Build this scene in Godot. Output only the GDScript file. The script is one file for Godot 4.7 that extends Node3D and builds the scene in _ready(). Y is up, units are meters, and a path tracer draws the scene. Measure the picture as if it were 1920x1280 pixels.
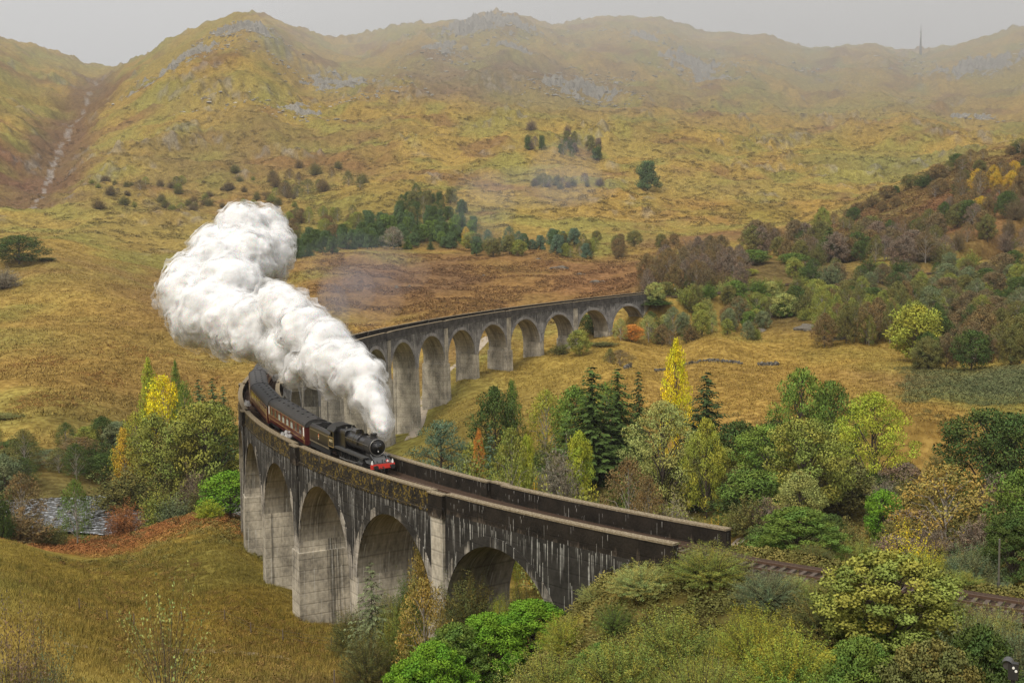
extends Node3D
# A steam train on a long curved concrete viaduct in an autumn glen under a grey sky.
# y is up, metres. The lookout (camera) stands at the origin, 55 m above the river flats.

const EYE := Vector3(0, 55, 0)
const PITCH := 0.0948
const ROLL := -0.0155
const LENS := 2286.1            # focal length for a picture 1920 wide
const ARC_C := Vector2(182.78, -232.45)   # centre of the viaduct's curve (x, z)
const ARC_R := 226.62
const ARC_A := -0.6638
const SPAN := 17.108            # one arch and one pier
const CROWN := 3.36             # arch crown below the parapet top
const ARCH := 7.62              # arch radius
const RAIL := 1.15              # rail top below the parapet top

var fwd: Vector3
var rgt: Vector3
var upv: Vector3
var rng := RandomNumberGenerator.new()
var taken := {}
var M := {}
var nA: FastNoiseLite
var nB: FastNoiseLite
var nC: FastNoiseLite
var nD: FastNoiseLite
var nE: FastNoiseLite

func _ready() -> void:
	rng.seed = 20
	upv = Vector3(0, cos(PITCH), -sin(PITCH)); fwd = Vector3(0, -sin(PITCH), -cos(PITCH))
	rgt = Vector3(1, 0, 0) * cos(ROLL) + upv * sin(ROLL)
	upv = upv * cos(ROLL) - Vector3(1, 0, 0) * sin(ROLL)
	var cam := Camera3D.new(); cam.name = "camera"
	cam.fov = rad_to_deg(2.0 * atan(639.4 / LENS)); cam.near = 0.5; cam.far = 9000.0
	cam.transform = Transform3D(Basis(rgt, upv, -fwd), EYE); add_child(cam); cam.current = true
	var env := Environment.new()
	env.background_mode = Environment.BG_SKY
	var sm := ProceduralSkyMaterial.new()
	sm.sky_top_color = Color(0.68, 0.685, 0.695).linear_to_srgb() ; sm.sky_horizon_color = Color(0.20, 0.20, 0.199).linear_to_srgb()
	sm.sky_curve = 0.6; sm.sky_energy_multiplier = 1.0
	sm.ground_bottom_color = Color(0.13, 0.11, 0.07); sm.ground_horizon_color = Color(0.72, 0.72, 0.72)
	sm.sun_angle_max = 1.0
	var sky := Sky.new(); sky.sky_material = sm; env.sky = sky
	env.tonemap_mode = Environment.TONE_MAPPER_LINEAR
	env.tonemap_exposure = 2.2
	env.background_energy_multiplier = 1.0
	env.sdfgi_enabled = true; env.ssao_enabled = true; env.ssil_enabled = true
	env.fog_enabled = true; env.fog_density = 0.00006; env.fog_light_color = Color(0.93, 0.93, 0.94)
	env.volumetric_fog_enabled = true; env.volumetric_fog_density = 0.0
	var we := WorldEnvironment.new(); we.name = "environment"; we.environment = env; add_child(we)
	var sun := DirectionalLight3D.new(); sun.name = "sun"; sun.light_energy = 0.5; sun.light_angular_distance = 24.0
	sun.light_color = Color(1.0, 0.97, 0.92); sun.shadow_enabled = true
	sun.rotation_degrees = Vector3(-52, -32, 0); add_child(sun)
	nA = nz(3, 1.0 / 260.0, 4); nB = nz(4, 1.0 / 55.0, 3); nC = nz(5, 1.0 / 12.0, 2); nD = nz(6, 1.0 / 120.0, 4)
	nE = nz(7, 1.0 / 90.0, 4); nE.fractal_type = FastNoiseLite.FRACTAL_RIDGED
	materials()
	solve_ground()
	build_ground()
	build_viaduct()
	build_tracks()
	build_train()
	build_steam()
	build_trees()
	build_cover()
	build_small()
	build_mist()

# ---------- helpers
func nz(sd: int, f: float, oct: int) -> FastNoiseLite:
	var n := FastNoiseLite.new(); n.seed = sd; n.frequency = f; n.noise_type = FastNoiseLite.TYPE_SIMPLEX_SMOOTH
	n.fractal_octaves = oct; n.fractal_type = FastNoiseLite.FRACTAL_FBM if oct > 1 else FastNoiseLite.FRACTAL_NONE
	return n

func numbered(called: String) -> String:
	var k: int = taken.get(called, 0)
	taken[called] = k + 1
	return called if k == 0 else "%s_%03d" % [called, k]

func tag(o: Node, label := "", category := "", group := "", kind := "") -> Node:
	if label: o.set_meta("label", label)
	if category: o.set_meta("category", category)
	if group: o.set_meta("group", group)
	if kind: o.set_meta("kind", kind)
	return o

func thing(called: String, label: String, category: String, at := Vector3.ZERO, group := "") -> Node3D:
	var o := Node3D.new(); o.name = numbered(called); add_child(o); o.position = at
	tag(o, label, category, group)
	return o

func sight(px: float, py: float, d: float) -> Vector3:     # the point on the line of sight at horizontal distance d
	var v := fwd + rgt * ((px - 960.0) / LENS) + upv * ((640.0 - py) / LENS)
	return EYE + v * (d / sqrt(v.x * v.x + v.z * v.z))

func seen(q: Vector3) -> Vector2:
	var v := q - EYE; var z := v.dot(fwd)
	return Vector2(960.0 + LENS * v.dot(rgt) / z, 640.0 - LENS * v.dot(upv) / z)

func spot(px: float, d: float) -> Vector3:                 # the place on the ground in that direction and distance
	var py := 420.0 + 100000.0 / d
	var g := Vector3.ZERO
	for i in 3:
		g = sight(px, py, d); g.y = ground(g.x, g.z); py = seen(g).y
	return g

class Mb:                                                  # collects faces; corners run counter-clockwise seen from outside
	var v := PackedVector3Array()
	var n := PackedVector3Array()
	var c := PackedColorArray()
	var uv := PackedVector2Array()
	var ix := PackedInt32Array()
	var col := Color(1, 1, 1)
	func quad(a: Vector3, b: Vector3, d: Vector3, e: Vector3, ua := Vector2.ZERO, ub := Vector2.ZERO, ud := Vector2.ZERO, ue := Vector2.ZERO) -> void:
		var nn := (d - a).cross(e - b).normalized()
		var k := v.size()
		v.append(a); v.append(b); v.append(d); v.append(e)
		for i in 4:
			n.append(nn); c.append(col)
		uv.append(ua); uv.append(ub); uv.append(ud); uv.append(ue)
		ix.append_array(PackedInt32Array([k, k + 2, k + 1, k, k + 3, k + 2]))
	func squad(a: Vector3, b: Vector3, d: Vector3, e: Vector3, na: Vector3, nb: Vector3, nd: Vector3, ne: Vector3) -> void:
		var k := v.size()
		v.append(a); v.append(b); v.append(d); v.append(e)
		n.append(na); n.append(nb); n.append(nd); n.append(ne)
		for i in 4:
			c.append(col); uv.append(Vector2.ZERO)
		ix.append_array(PackedInt32Array([k, k + 2, k + 1, k, k + 3, k + 2]))
	func tri(a: Vector3, b: Vector3, d: Vector3) -> void:
		var nn := (b - a).cross(d - a).normalized()
		var k := v.size()
		v.append(a); v.append(b); v.append(d)
		for i in 3:
			n.append(nn); c.append(col); uv.append(Vector2.ZERO)
		ix.append_array(PackedInt32Array([k, k + 2, k + 1]))
	func hexa(p: Array) -> void:                            # bottom four then top four, both counter-clockwise seen from above
		quad(p[3], p[2], p[1], p[0]); quad(p[4], p[5], p[6], p[7])
		for i in 4:
			var j := (i + 1) % 4
			quad(p[i], p[j], p[j + 4], p[i + 4])
	func box(at: Vector3, s: Vector3, b := Basis()) -> void:
		var p := []
		for y in [-.5, .5]:
			for q in [Vector2(-.5, .5), Vector2(.5, .5), Vector2(.5, -.5), Vector2(-.5, -.5)]:
				p.append(at + b * Vector3(q.x * s.x, y * s.y, q.y * s.z))
		hexa(p)
	func tube(pts: Array, rad: Array, sides := 6, cap := true) -> void:
		var rings := []
		var u := Vector3.ZERO
		for i in pts.size():
			var t: Vector3 = (pts[mini(i + 1, pts.size() - 1)] - pts[maxi(i - 1, 0)]).normalized()
			if u == Vector3.ZERO or absf(u.dot(t)) > 0.95: u = t.cross(Vector3(0.31, 0.2, 0.93) if absf(t.z) < 0.8 else Vector3(0, 1, 0)).normalized()
			u = (u - t * u.dot(t)).normalized()
			var w := t.cross(u)
			var r := []
			for k in sides:
				var a := TAU * k / sides
				r.append(u * cos(a) + w * sin(a))
			rings.append(r)
		for i in pts.size() - 1:
			for k in sides:
				var j := (k + 1) % sides
				squad(pts[i] + rings[i][k] * rad[i], pts[i] + rings[i][j] * rad[i], pts[i + 1] + rings[i + 1][j] * rad[i + 1], pts[i + 1] + rings[i + 1][k] * rad[i + 1], rings[i][k], rings[i][j], rings[i + 1][j], rings[i + 1][k])
		if cap:
			for e in [0, pts.size() - 1]:
				for k in range(1, sides - 1):
					var a: Vector3 = pts[e] + rings[e][0] * rad[e]
					var b: Vector3 = pts[e] + rings[e][k] * rad[e]
					var d: Vector3 = pts[e] + rings[e][k + 1] * rad[e]
					if e == 0: tri(a, d, b)
					else: tri(a, b, d)
	func loft(sections: Array, close_ends := true) -> void:   # each a closed loop of points, counter-clockwise seen from the end towards +z
		for i in sections.size() - 1:
			var s: Array = sections[i]
			var t: Array = sections[i + 1]
			for k in s.size():
				var j := (k + 1) % s.size()
				quad(s[k], s[j], t[j], t[k])
		if close_ends:
			for e in [0, sections.size() - 1]:
				var s: Array = sections[e]
				var mid := Vector3.ZERO
				for q in s: mid += q / s.size()
				for k in s.size():
					var j := (k + 1) % s.size()
					if e == 0: tri(mid, s[j], s[k])
					else: tri(mid, s[k], s[j])
	func mesh() -> ArrayMesh:
		var a := []; a.resize(Mesh.ARRAY_MAX)
		a[Mesh.ARRAY_VERTEX] = v; a[Mesh.ARRAY_NORMAL] = n; a[Mesh.ARRAY_COLOR] = c; a[Mesh.ARRAY_TEX_UV] = uv; a[Mesh.ARRAY_INDEX] = ix
		var m := ArrayMesh.new(); m.add_surface_from_arrays(Mesh.PRIMITIVE_TRIANGLES, a)
		return m

func part(called: String, mesh: Mesh, mat: Material, parent: Node = self, at := Transform3D()) -> MeshInstance3D:
	var o := MeshInstance3D.new(); o.name = numbered(called) if parent == self else called
	o.mesh = mesh; o.transform = at
	if mesh: o.set_surface_override_material(0, mat)
	parent.add_child(o, true)
	return o

func flat(c: Color, rough := 0.8, metal := 0.0) -> StandardMaterial3D:    # c linear
	var m := StandardMaterial3D.new(); m.albedo_color = c.linear_to_srgb(); m.roughness = rough; m.metallic = metal
	return m

func byte_noise(sd: int, f: float, oct: int, w: int, h: int, seamless := true) -> PackedByteArray:
	var n := nz(sd, f, oct)
	var im: Image = n.get_seamless_image(w, h) if seamless else n.get_image(w, h)
	im.convert(Image.FORMAT_L8)
	return im.get_data()

# Concrete with board marks, lime runs, soot and moss. u runs along the wall, v down from the top.
func concrete(sd: int, base: Color, dark_top: float, soot: float, lime: float, moss: float, metres: Vector2, W := 768, H := 640, fall := 1.6) -> StandardMaterial3D:
	var b1 := byte_noise(sd, 0.012, 4, W, H)
	var b2 := byte_noise(sd + 1, 0.09, 3, W, H)
	var b3 := byte_noise(sd + 2, 0.03, 3, W, H)
	var r := RandomNumberGenerator.new(); r.seed = sd
	var s1 := byte_noise(sd + 3, 0.016, 3, W, 4); var s2 := byte_noise(sd + 4, 0.14, 2, W, 4); var s3 := byte_noise(sd + 5, 0.3, 2, W, 4)
	var run := PackedFloat32Array(); run.resize(W); var run0 := PackedFloat32Array(); run0.resize(W)
	for x in W:
		run[x] = -1.0
	for k in int(lime * 90):
		var x := r.randi() % W; var a := r.randf() * (r.randf() * 0.8 if fall > 0.5 else 0.95); var l := 0.03 + 0.22 * r.randf() * r.randf()
		for q in 1 + r.randi() % 2:
			run0[(x + q) % W] = a; run[(x + q) % W] = a + l * (0.7 + 0.3 * r.randf())
	for k in int(lime * 45):                                 # runs that start at the string course
		var x := r.randi() % W
		if run[x] < 0.0:
			run0[x] = 1.95 / metres.y; run[x] = run0[x] + (0.4 + 3.2 * r.randf() * r.randf()) / metres.y
	var out := PackedByteArray(); out.resize(W * H * 3)
	var hgt := PackedByteArray(); hgt.resize(W * H)
	var lift := int(1.25 / metres.y * H)
	var i := 0
	for y in H:
		var t := float(y) / H
		var board := 0.93 if (y % maxi(3, lift / 5)) == 0 else 1.0
		if y % lift < 2: board = 0.74
		for x in W:
			var g := b1[i] / 255.0; var f := b2[i] / 255.0; var m3 := b3[i] / 255.0
			var streak := s1[x] / 255.0 * 0.55 + s2[x] / 255.0 * 0.3 + s3[x] / 255.0 * 0.15
			var lum := (0.72 + 0.75 * (g - 0.5) + 0.45 * (f - 0.5) + 0.4 * (streak - 0.5)) * board
			var edge := dark_top * (0.45 + 1.25 * streak) + 0.06 * (m3 - 0.5)
			var k := clampf((edge - t) / 0.05 + 0.35 * (f - 0.5), 0.0, 1.0) * soot
			var spread := clampf((streak - 0.56) * 6.0 - t * fall + 0.9 * (m3 - 0.5), 0.0, 1.0) * soot * 0.75
			k = maxf(k, spread)
			lum *= 1.0 - 0.91 * k
			var cr := base.r * lum; var cg := base.g * lum; var cb := base.b * lum
			if run[x] > t and t > run0[x]:
				var w := 0.85 * (0.3 + 0.7 * f) * clampf((run[x] - t) * 30.0, 0.0, 1.0)
				cr = lerpf(cr, 0.52, w); cg = lerpf(cg, 0.51, w); cb = lerpf(cb, 0.47, w)
			if moss > 0.0:
				var mo := clampf((m3 - 0.56 + 0.9 * (f - 0.5) + 0.5 * (s3[x] / 255.0 - 0.5) + 0.5 * (g - 0.5) - 0.25 * t) * 4.0 + (moss - 0.5), 0.0, 1.0) * (0.25 + 0.6 * f)
				cr = lerpf(cr, 0.175 * (0.5 + f), mo); cg = lerpf(cg, 0.118 * (0.5 + f), mo); cb = lerpf(cb, 0.016, mo)
			out[i * 3] = int(255.0 * pow(clampf(cr, 0, 1), 0.4545)); out[i * 3 + 1] = int(255.0 * pow(clampf(cg, 0, 1), 0.4545)); out[i * 3 + 2] = int(255.0 * pow(clampf(cb, 0, 1), 0.4545))
			hgt[i] = clampi(int(110.0 + 90.0 * (f - 0.5) + 90.0 * (g - 0.5) - (70.0 if board < 0.8 else 0.0)), 0, 255)
			i += 1
	var m := StandardMaterial3D.new()
	m.albedo_texture = ImageTexture.create_from_image(Image.create_from_data(W, H, false, Image.FORMAT_RGB8, out))
	m.heightmap_enabled = true; m.heightmap_scale = 5.0
	m.heightmap_texture = ImageTexture.create_from_image(Image.create_from_data(W, H, false, Image.FORMAT_L8, hgt))
	m.roughness = 0.95; m.metallic_specular = 0.25
	m.uv1_scale = Vector3(1.0 / metres.x, 1.0 / metres.y, 1)
	return m

func mottled(c1: Color, c2: Color, metres: float, bump_cm := 0.0, sd := 1, rough := 0.95) -> StandardMaterial3D:
	var m := StandardMaterial3D.new()
	var t := NoiseTexture2D.new(); t.width = 256; t.height = 256; t.seamless = true; t.noise = nz(sd, 0.03, 5)
	var g := Gradient.new(); g.set_color(0, c1.linear_to_srgb()); g.set_color(1, c2.linear_to_srgb()); t.color_ramp = g
	m.albedo_texture = t; m.uv1_triplanar = true; m.uv1_world_triplanar = true; m.uv1_scale = Vector3.ONE / metres
	m.roughness = rough; m.metallic_specular = 0.2
	if bump_cm > 0.0:
		var h := NoiseTexture2D.new(); h.width = 256; h.height = 256; h.seamless = true; h.noise = nz(sd + 9, 0.05, 5)
		m.heightmap_enabled = true; m.heightmap_texture = h; m.heightmap_scale = bump_cm
	return m

func leafy(c: Color) -> StandardMaterial3D:
	var m := StandardMaterial3D.new(); m.albedo_color = (c * 2.0).clamp().linear_to_srgb(); m.vertex_color_use_as_albedo = true
	m.roughness = 0.8; m.metallic_specular = 0.1; m.backlight_enabled = true; m.backlight = Color(0.35, 0.35, 0.3)
	return m

func materials() -> void:
	M.near = concrete(11, Color(0.40, 0.36, 0.30), 0.30, 1.0, 4.5, 0.0, Vector2(44, 32), 1024, 640, 0.9)
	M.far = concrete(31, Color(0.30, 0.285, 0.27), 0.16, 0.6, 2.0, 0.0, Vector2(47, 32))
	M.pier = concrete(51, Color(0.50, 0.45, 0.36), 0.03, 0.95, 3.2, 0.0, Vector2(31, 40), 768, 640, 0.1)
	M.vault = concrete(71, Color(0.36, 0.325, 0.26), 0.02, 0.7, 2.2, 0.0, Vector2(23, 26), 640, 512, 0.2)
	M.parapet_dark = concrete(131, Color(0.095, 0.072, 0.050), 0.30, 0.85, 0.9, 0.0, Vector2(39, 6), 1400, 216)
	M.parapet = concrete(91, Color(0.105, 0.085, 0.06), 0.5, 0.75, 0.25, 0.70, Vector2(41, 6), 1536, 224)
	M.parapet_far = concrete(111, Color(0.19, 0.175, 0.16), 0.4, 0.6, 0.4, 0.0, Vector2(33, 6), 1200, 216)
	M.coping = mottled(Color(0.09, 0.065, 0.035), Color(0.34, 0.29, 0.21), 1.7, 3.0, 5)
	M.ballast = mottled(Color(0.035, 0.024, 0.017), Color(0.11, 0.07, 0.05), 0.8, 5.0, 6)
	M.rail = flat(Color(0.14, 0.085, 0.055), 0.55, 0.6)
	M.sleeper = mottled(Color(0.06, 0.045, 0.035), Color(0.15, 0.12, 0.10), 0.6, 1.0, 7)
	M.black = flat(Color(0.008, 0.008, 0.009), 0.3); M.black.clearcoat_enabled = true; M.black.clearcoat = 0.25; M.black.clearcoat_roughness = 0.25
	M.soot = flat(Color(0.016, 0.015, 0.014), 0.65)
	M.steel = flat(Color(0.30, 0.29, 0.27), 0.4, 0.8)
	M.red = flat(Color(0.62, 0.045, 0.03), 0.45)
	M.white = flat(Color(0.75, 0.74, 0.70), 0.5)
	M.cream = flat(Color(0.60, 0.50, 0.30), 0.5)
	M.maroon = mottled(Color(0.060, 0.012, 0.011), Color(0.105, 0.020, 0.018), 3.0, 0.0, 8, 0.38)
	M.maroon.metallic_specular = 0.5
	M.roof = mottled(Color(0.035, 0.034, 0.034), Color(0.075, 0.072, 0.070), 2.5, 0.0, 9, 0.6)
	M.lining = flat(Color(0.50, 0.33, 0.10), 0.5)
	M.glass = flat(Color(0.05, 0.055, 0.055), 0.06); M.glass.metallic_specular = 0.8
	M.pale_reflection_glass = flat(Color(0.36, 0.40, 0.37), 0.1)  # pale greenish reflection in the panes, put into their colour
	M.gold_reflection_glass = flat(Color(0.52, 0.39, 0.17), 0.15)  # the hill mirrored in the second carriage's panes, painted as gold
	M.coal = mottled(Color(0.006, 0.006, 0.006), Color(0.04, 0.04, 0.04), 0.5, 8.0, 10)
	M.wood = mottled(Color(0.10, 0.075, 0.05), Color(0.24, 0.19, 0.14), 0.7, 1.0, 12)
	M.bark = mottled(Color(0.045, 0.036, 0.028), Color(0.13, 0.105, 0.085), 0.6, 2.0, 13)
	M.birch_bark = mottled(Color(0.20, 0.17, 0.14), Color(0.48, 0.44, 0.38), 0.8, 1.0, 14)
	M.rock = mottled(Color(0.06, 0.052, 0.042), Color(0.23, 0.205, 0.165), 3.0, 14.0, 15)
	M.crag = mottled(Color(0.12, 0.11, 0.09), Color(0.36, 0.34, 0.30), 14.0, 90.0, 17)
	M.iron = flat(Color(0.085, 0.085, 0.085), 0.5, 0.5)
	M.path = mottled(Color(0.22, 0.18, 0.13), Color(0.40, 0.34, 0.27), 2.5, 3.0, 16)
	M.plain = StandardMaterial3D.new(); M.plain.vertex_color_use_as_albedo = true; M.plain.roughness = 0.95; M.plain.metallic_specular = 0.1
	M.plain.backlight_enabled = true; M.plain.backlight = Color(0.25, 0.25, 0.2)

# ---------- the ground
# Points of the ground: direction (as a column of the 1920-wide picture), distance, and either the row where it shows or its height.
const ROWS := [
	[0, 1280, 80], [300, 1280, 92], [620, 1280, 99], [640, 1185, 126], [0, 1130, 112], [300, 1130, 135], [0, 1010, 175], [300, 990, 203], [440, 985, 187],
	[60, 800, 312], [200, 720, 372], [60, 690, 400], [300, 650, 455], [100, 600, 520], [0, 545, 600], [120, 500, 640], [300, 560, 600], [420, 480, 800], [40, 492, 650], [180, 490, 700], [90, 450, 830], [300, 440, 950], [100, 420, 1000],
	[100, 345, 1150], [230, 365, 1150], [400, 400, 1050], [550, 440, 900], [600, 350, 1150], [250, 250, 1500], [400, 200, 1550], [300, 140, 1800], [560, 180, 1650],
	[-60, 62, 2500], [0, 76, 2500], [60, 81, 2500], [110, 116, 2520], [165, 121, 2550], [212, 144, 2600], [60, 200, 1950], [0, 300, 1450], [40, 250, 1650], [120, 190, 2050], [160, 215, 1850], [95, 325, 1350], [245, 130, 2050], [60, 385, 1120],
	[330, 99, 1900], [385, 73, 1890], [440, 48, 1900], [520, 53, 1950], [590, 87, 2000], [635, 103, 2060], [700, 70, 2100], [780, 48, 2150], [830, 66, 2160], [880, 22, 2110], [930, 24, 2100], [1000, 49, 2150], [1100, 51, 2200], [1210, 39, 2250], [1280, 66, 2260], [1330, 77, 2270], [1370, 55, 2300],
	[1440, 82, 2310], [1520, 91, 2320], [1580, 109, 2320], [1650, 75, 2300], [1720, 105, 2310], [1780, 108, 2310], [1840, 76, 2250], [1900, 64, 2200], [2000, 52, 2200], [2150, 70, 2200],
	[700, 150, 1750], [900, 120, 1800], [1100, 120, 1900], [1300, 150, 1900], [1500, 170, 1900], [1700, 170, 1900], [1900, 180, 1900],
	[700, 250, 1400], [900, 230, 1450], [1100, 230, 1500], [1300, 250, 1450], [1500, 250, 1500], [1700, 260, 1450], [1920, 265, 1450],
	[750, 320, 1150], [950, 330, 1100], [1100, 340, 1080], [1300, 340, 1150], [1500, 330, 1200], [1700, 320, 1250], [900, 400, 930], [1050, 420, 880], [1200, 400, 950], [1350, 420, 900], [1500, 410, 960], [1580, 395, 1000],
	[600, 460, 760], [750, 465, 740], [900, 468, 720], [1050, 482, 680], [1150, 500, 640], [1240, 478, 700], [620, 560, 520], [800, 560, 530], [950, 550, 540], [1100, 530, 560], [820, 605, 450], [900, 590, 465],
	[1600, 410, 800], [1700, 362, 800], [1800, 322, 800], [1920, 296, 800], [2050, 280, 800], [1700, 425, 700], [1850, 380, 690], [1950, 400, 640],
	[1100, 690, 330], [1300, 700, 320], [1250, 650, 390], [1400, 622, 420], [1480, 614, 408], [1560, 650, 370], [1700, 690, 330], [1750, 740, 290], [1900, 720, 300], [1650, 820, 238], [1400, 760, 275], [1200, 760, 280], [1000, 740, 310], [900, 790, 282], [850, 850, 243], [1430, 985, 168],
]
const LEVELS := [       # direction, distance, height
	[385, 300, 0.5], [250, 240, 1.0], [0, 240, 1.2], [120, 235, 1.0], [560, 250, 1.0], [700, 240, 2], [800, 215, 6], [1000, 200, 8], [1200, 205, 9], [1400, 210, 9], [1600, 205, 9.5], [1850, 200, 10.5], [2000, 250, 12],
	[1000, 80, 24], [1000, 60, 27], [1150, 95, 25], [1300, 70, 29], [1300, 50, 31], [1700, 60, 30], [1920, 50, 31], [2150, 60, 32], [700, 88, 19], [700, 68, 23], [300, 68, 25], [0, 60, 28], [-200, 70, 28], [960, 30, 37.5], [0, 30, 38], [1900, 30, 37.5], [960, 14, 46], [-400, 14, 46], [2400, 14, 46],
	[1600, 100, 27], [1900, 108, 28], [1450, 95, 29], [1400, 125, 17], [1600, 140, 14], [1900, 150, 16], [1250, 130, 12], [1100, 140, 10], [950, 160, 8], [2200, 110, 30],
	[1400, 480, 27], [1600, 470, 24], [1600, 530, 31], [1750, 450, 24], [1900, 430, 24], [1900, 560, 36], [2050, 480, 34], [1800, 640, 50], [1600, 640, 40], [1400, 600, 40], [1280, 520, 36], [1270, 450, 26], [1850, 370, 17], [1650, 400, 20],
	[0, 3300, 330], [400, 3300, 330], [900, 3300, 330], [1400, 3300, 330], [1900, 3300, 330], [-900, 2400, 420], [-900, 1200, 170], [-900, 500, 40], [-900, 200, 20], [-500, 800, 60], [-400, 300, 12], [2800, 2400, 400], [2800, 1200, 190], [2800, 500, 70], [2800, 200, 28], [-2200, 1500, 200], [4200, 1500, 200], [-2200, 200, 30], [4200, 200, 40], [-3000, 60, 40], [5000, 60, 42],
]
const PIER_FEET := [[1, 19.0], [2, 15.5], [3, 14.1], [4, 12.1], [5, 11.3], [6, 7.3], [7, 2.2], [8, 0.3], [9, 0.0], [10, 0.0], [11, 0.3], [12, 0.8], [13, 2.0], [14, 4.0], [15, 6.5], [16, 9.2], [17, 10.0], [18, 11.4], [19, 14.0], [20, 19.0], [21, 26.3], [22, 30.5], [-1, 27.5]]
const RIVER := [Vector2(-190, -190), Vector2(-120, -222), Vector2(-78, -229), Vector2(-60, -222), Vector2(-50, -236), Vector2(-30, -262), Vector2(5, -258), Vector2(45, -235), Vector2(90, -222), Vector2(150, -225), Vector2(230, -210)]
const WATER := 1.9
const GU := 0.04
const GV := 0.06
const GU0 := -1.36
const GV0 := 2.2
const GN := 69
const GM := 104
var grid := PackedFloat64Array()
var gully := []
var lines := []                # railway outside the viaduct: [points]

func azd(x: float, z: float) -> Vector2:
	return Vector2(atan2(x, -z), log(maxf(sqrt(x * x + z * z), 9.5)))

func solve_ground() -> void:
	var px := PackedFloat64Array(); var pv := PackedFloat64Array(); var ph := PackedFloat64Array()
	var put := func(q: Vector3, d: float):
		var a := azd(q.x, q.z)
		px.append(a.x * 6.0); pv.append(a.y); ph.append((q.y - 55.0) / d)
	for r in ROWS: put.call(sight(r[0], r[1], r[2]), float(r[2]))
	for r in LEVELS:
		var q := sight(clampf(r[0], -1500, 3400), 600.0, r[1])
		if r[0] < -1500 or r[0] > 3400:
			var a := 1.15 * signf(r[0]); q = Vector3(sin(a) * r[1], 0, -cos(a) * r[1])
		q.y = r[2]; put.call(q, float(r[1]))
	for r in PIER_FEET:
		var q := arc(r[0], 0.0, r[1]); put.call(q, Vector2(q.x, q.z).length())
	var n := px.size(); var N := n + 3
	var A := []
	for i in N:
		var row := PackedFloat64Array(); row.resize(N + 1)
		A.append(row)
	for i in n:
		for j in n:
			var r2 := (px[i] - px[j]) ** 2 + (pv[i] - pv[j]) ** 2
			A[i][j] = 0.5 * r2 * log(r2) if r2 > 1e-12 else 0.004
		A[i][n] = 1.0; A[i][n + 1] = px[i]; A[i][n + 2] = pv[i]
		A[n][i] = 1.0; A[n + 1][i] = px[i]; A[n + 2][i] = pv[i]
		A[i][N] = ph[i]
	for k in N:
		var best := k
		for i in range(k + 1, N):
			if absf(A[i][k]) > absf(A[best][k]): best = i
		var t = A[k]; A[k] = A[best]; A[best] = t
		var rk: PackedFloat64Array = A[k]
		for i in range(k + 1, N):
			var f: float = A[i][k] / rk[k]
			if f == 0.0: continue
			var ri: PackedFloat64Array = A[i]
			for j in range(k, N + 1): ri[j] -= f * rk[j]
			A[i] = ri
	var w := PackedFloat64Array(); w.resize(N)
	for k in range(N - 1, -1, -1):
		var s: float = A[k][N]
		for j in range(k + 1, N): s -= A[k][j] * w[j]
		w[k] = s / A[k][k]
	grid.resize(GN * GM)
	for j in GM:
		var v := GV0 + j * GV
		for i in GN:
			var u := (GU0 + i * GU) * 6.0
			var s := w[n] + w[n + 1] * u + w[n + 2] * v
			for k in n:
				var a := px[k] - u; var b := pv[k] - v
				var r2 := a * a + b * b + 1e-12
				s += w[k] * 0.5 * r2 * log(r2)
			grid[j * GN + i] = s

func cubic(a: float, b: float, c: float, d: float, t: float) -> float:
	return b + 0.5 * t * (c - a + t * (2.0 * a - 5.0 * b + 4.0 * c - d + t * (3.0 * (b - c) + d - a)))

func near_line(pts: Array, p: Vector2) -> Vector2:          # distance, position along (index + share)
	var best := 1e9; var at := 0.0
	for i in pts.size() - 1:
		var a: Vector2 = pts[i]; var ab: Vector2 = pts[i + 1] - a
		var t := clampf((p - a).dot(ab) / ab.length_squared(), 0.0, 1.0)
		var d := (a + ab * t).distance_squared_to(p)
		if d < best: best = d; at = i + t
	return Vector2(sqrt(best), at)

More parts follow.
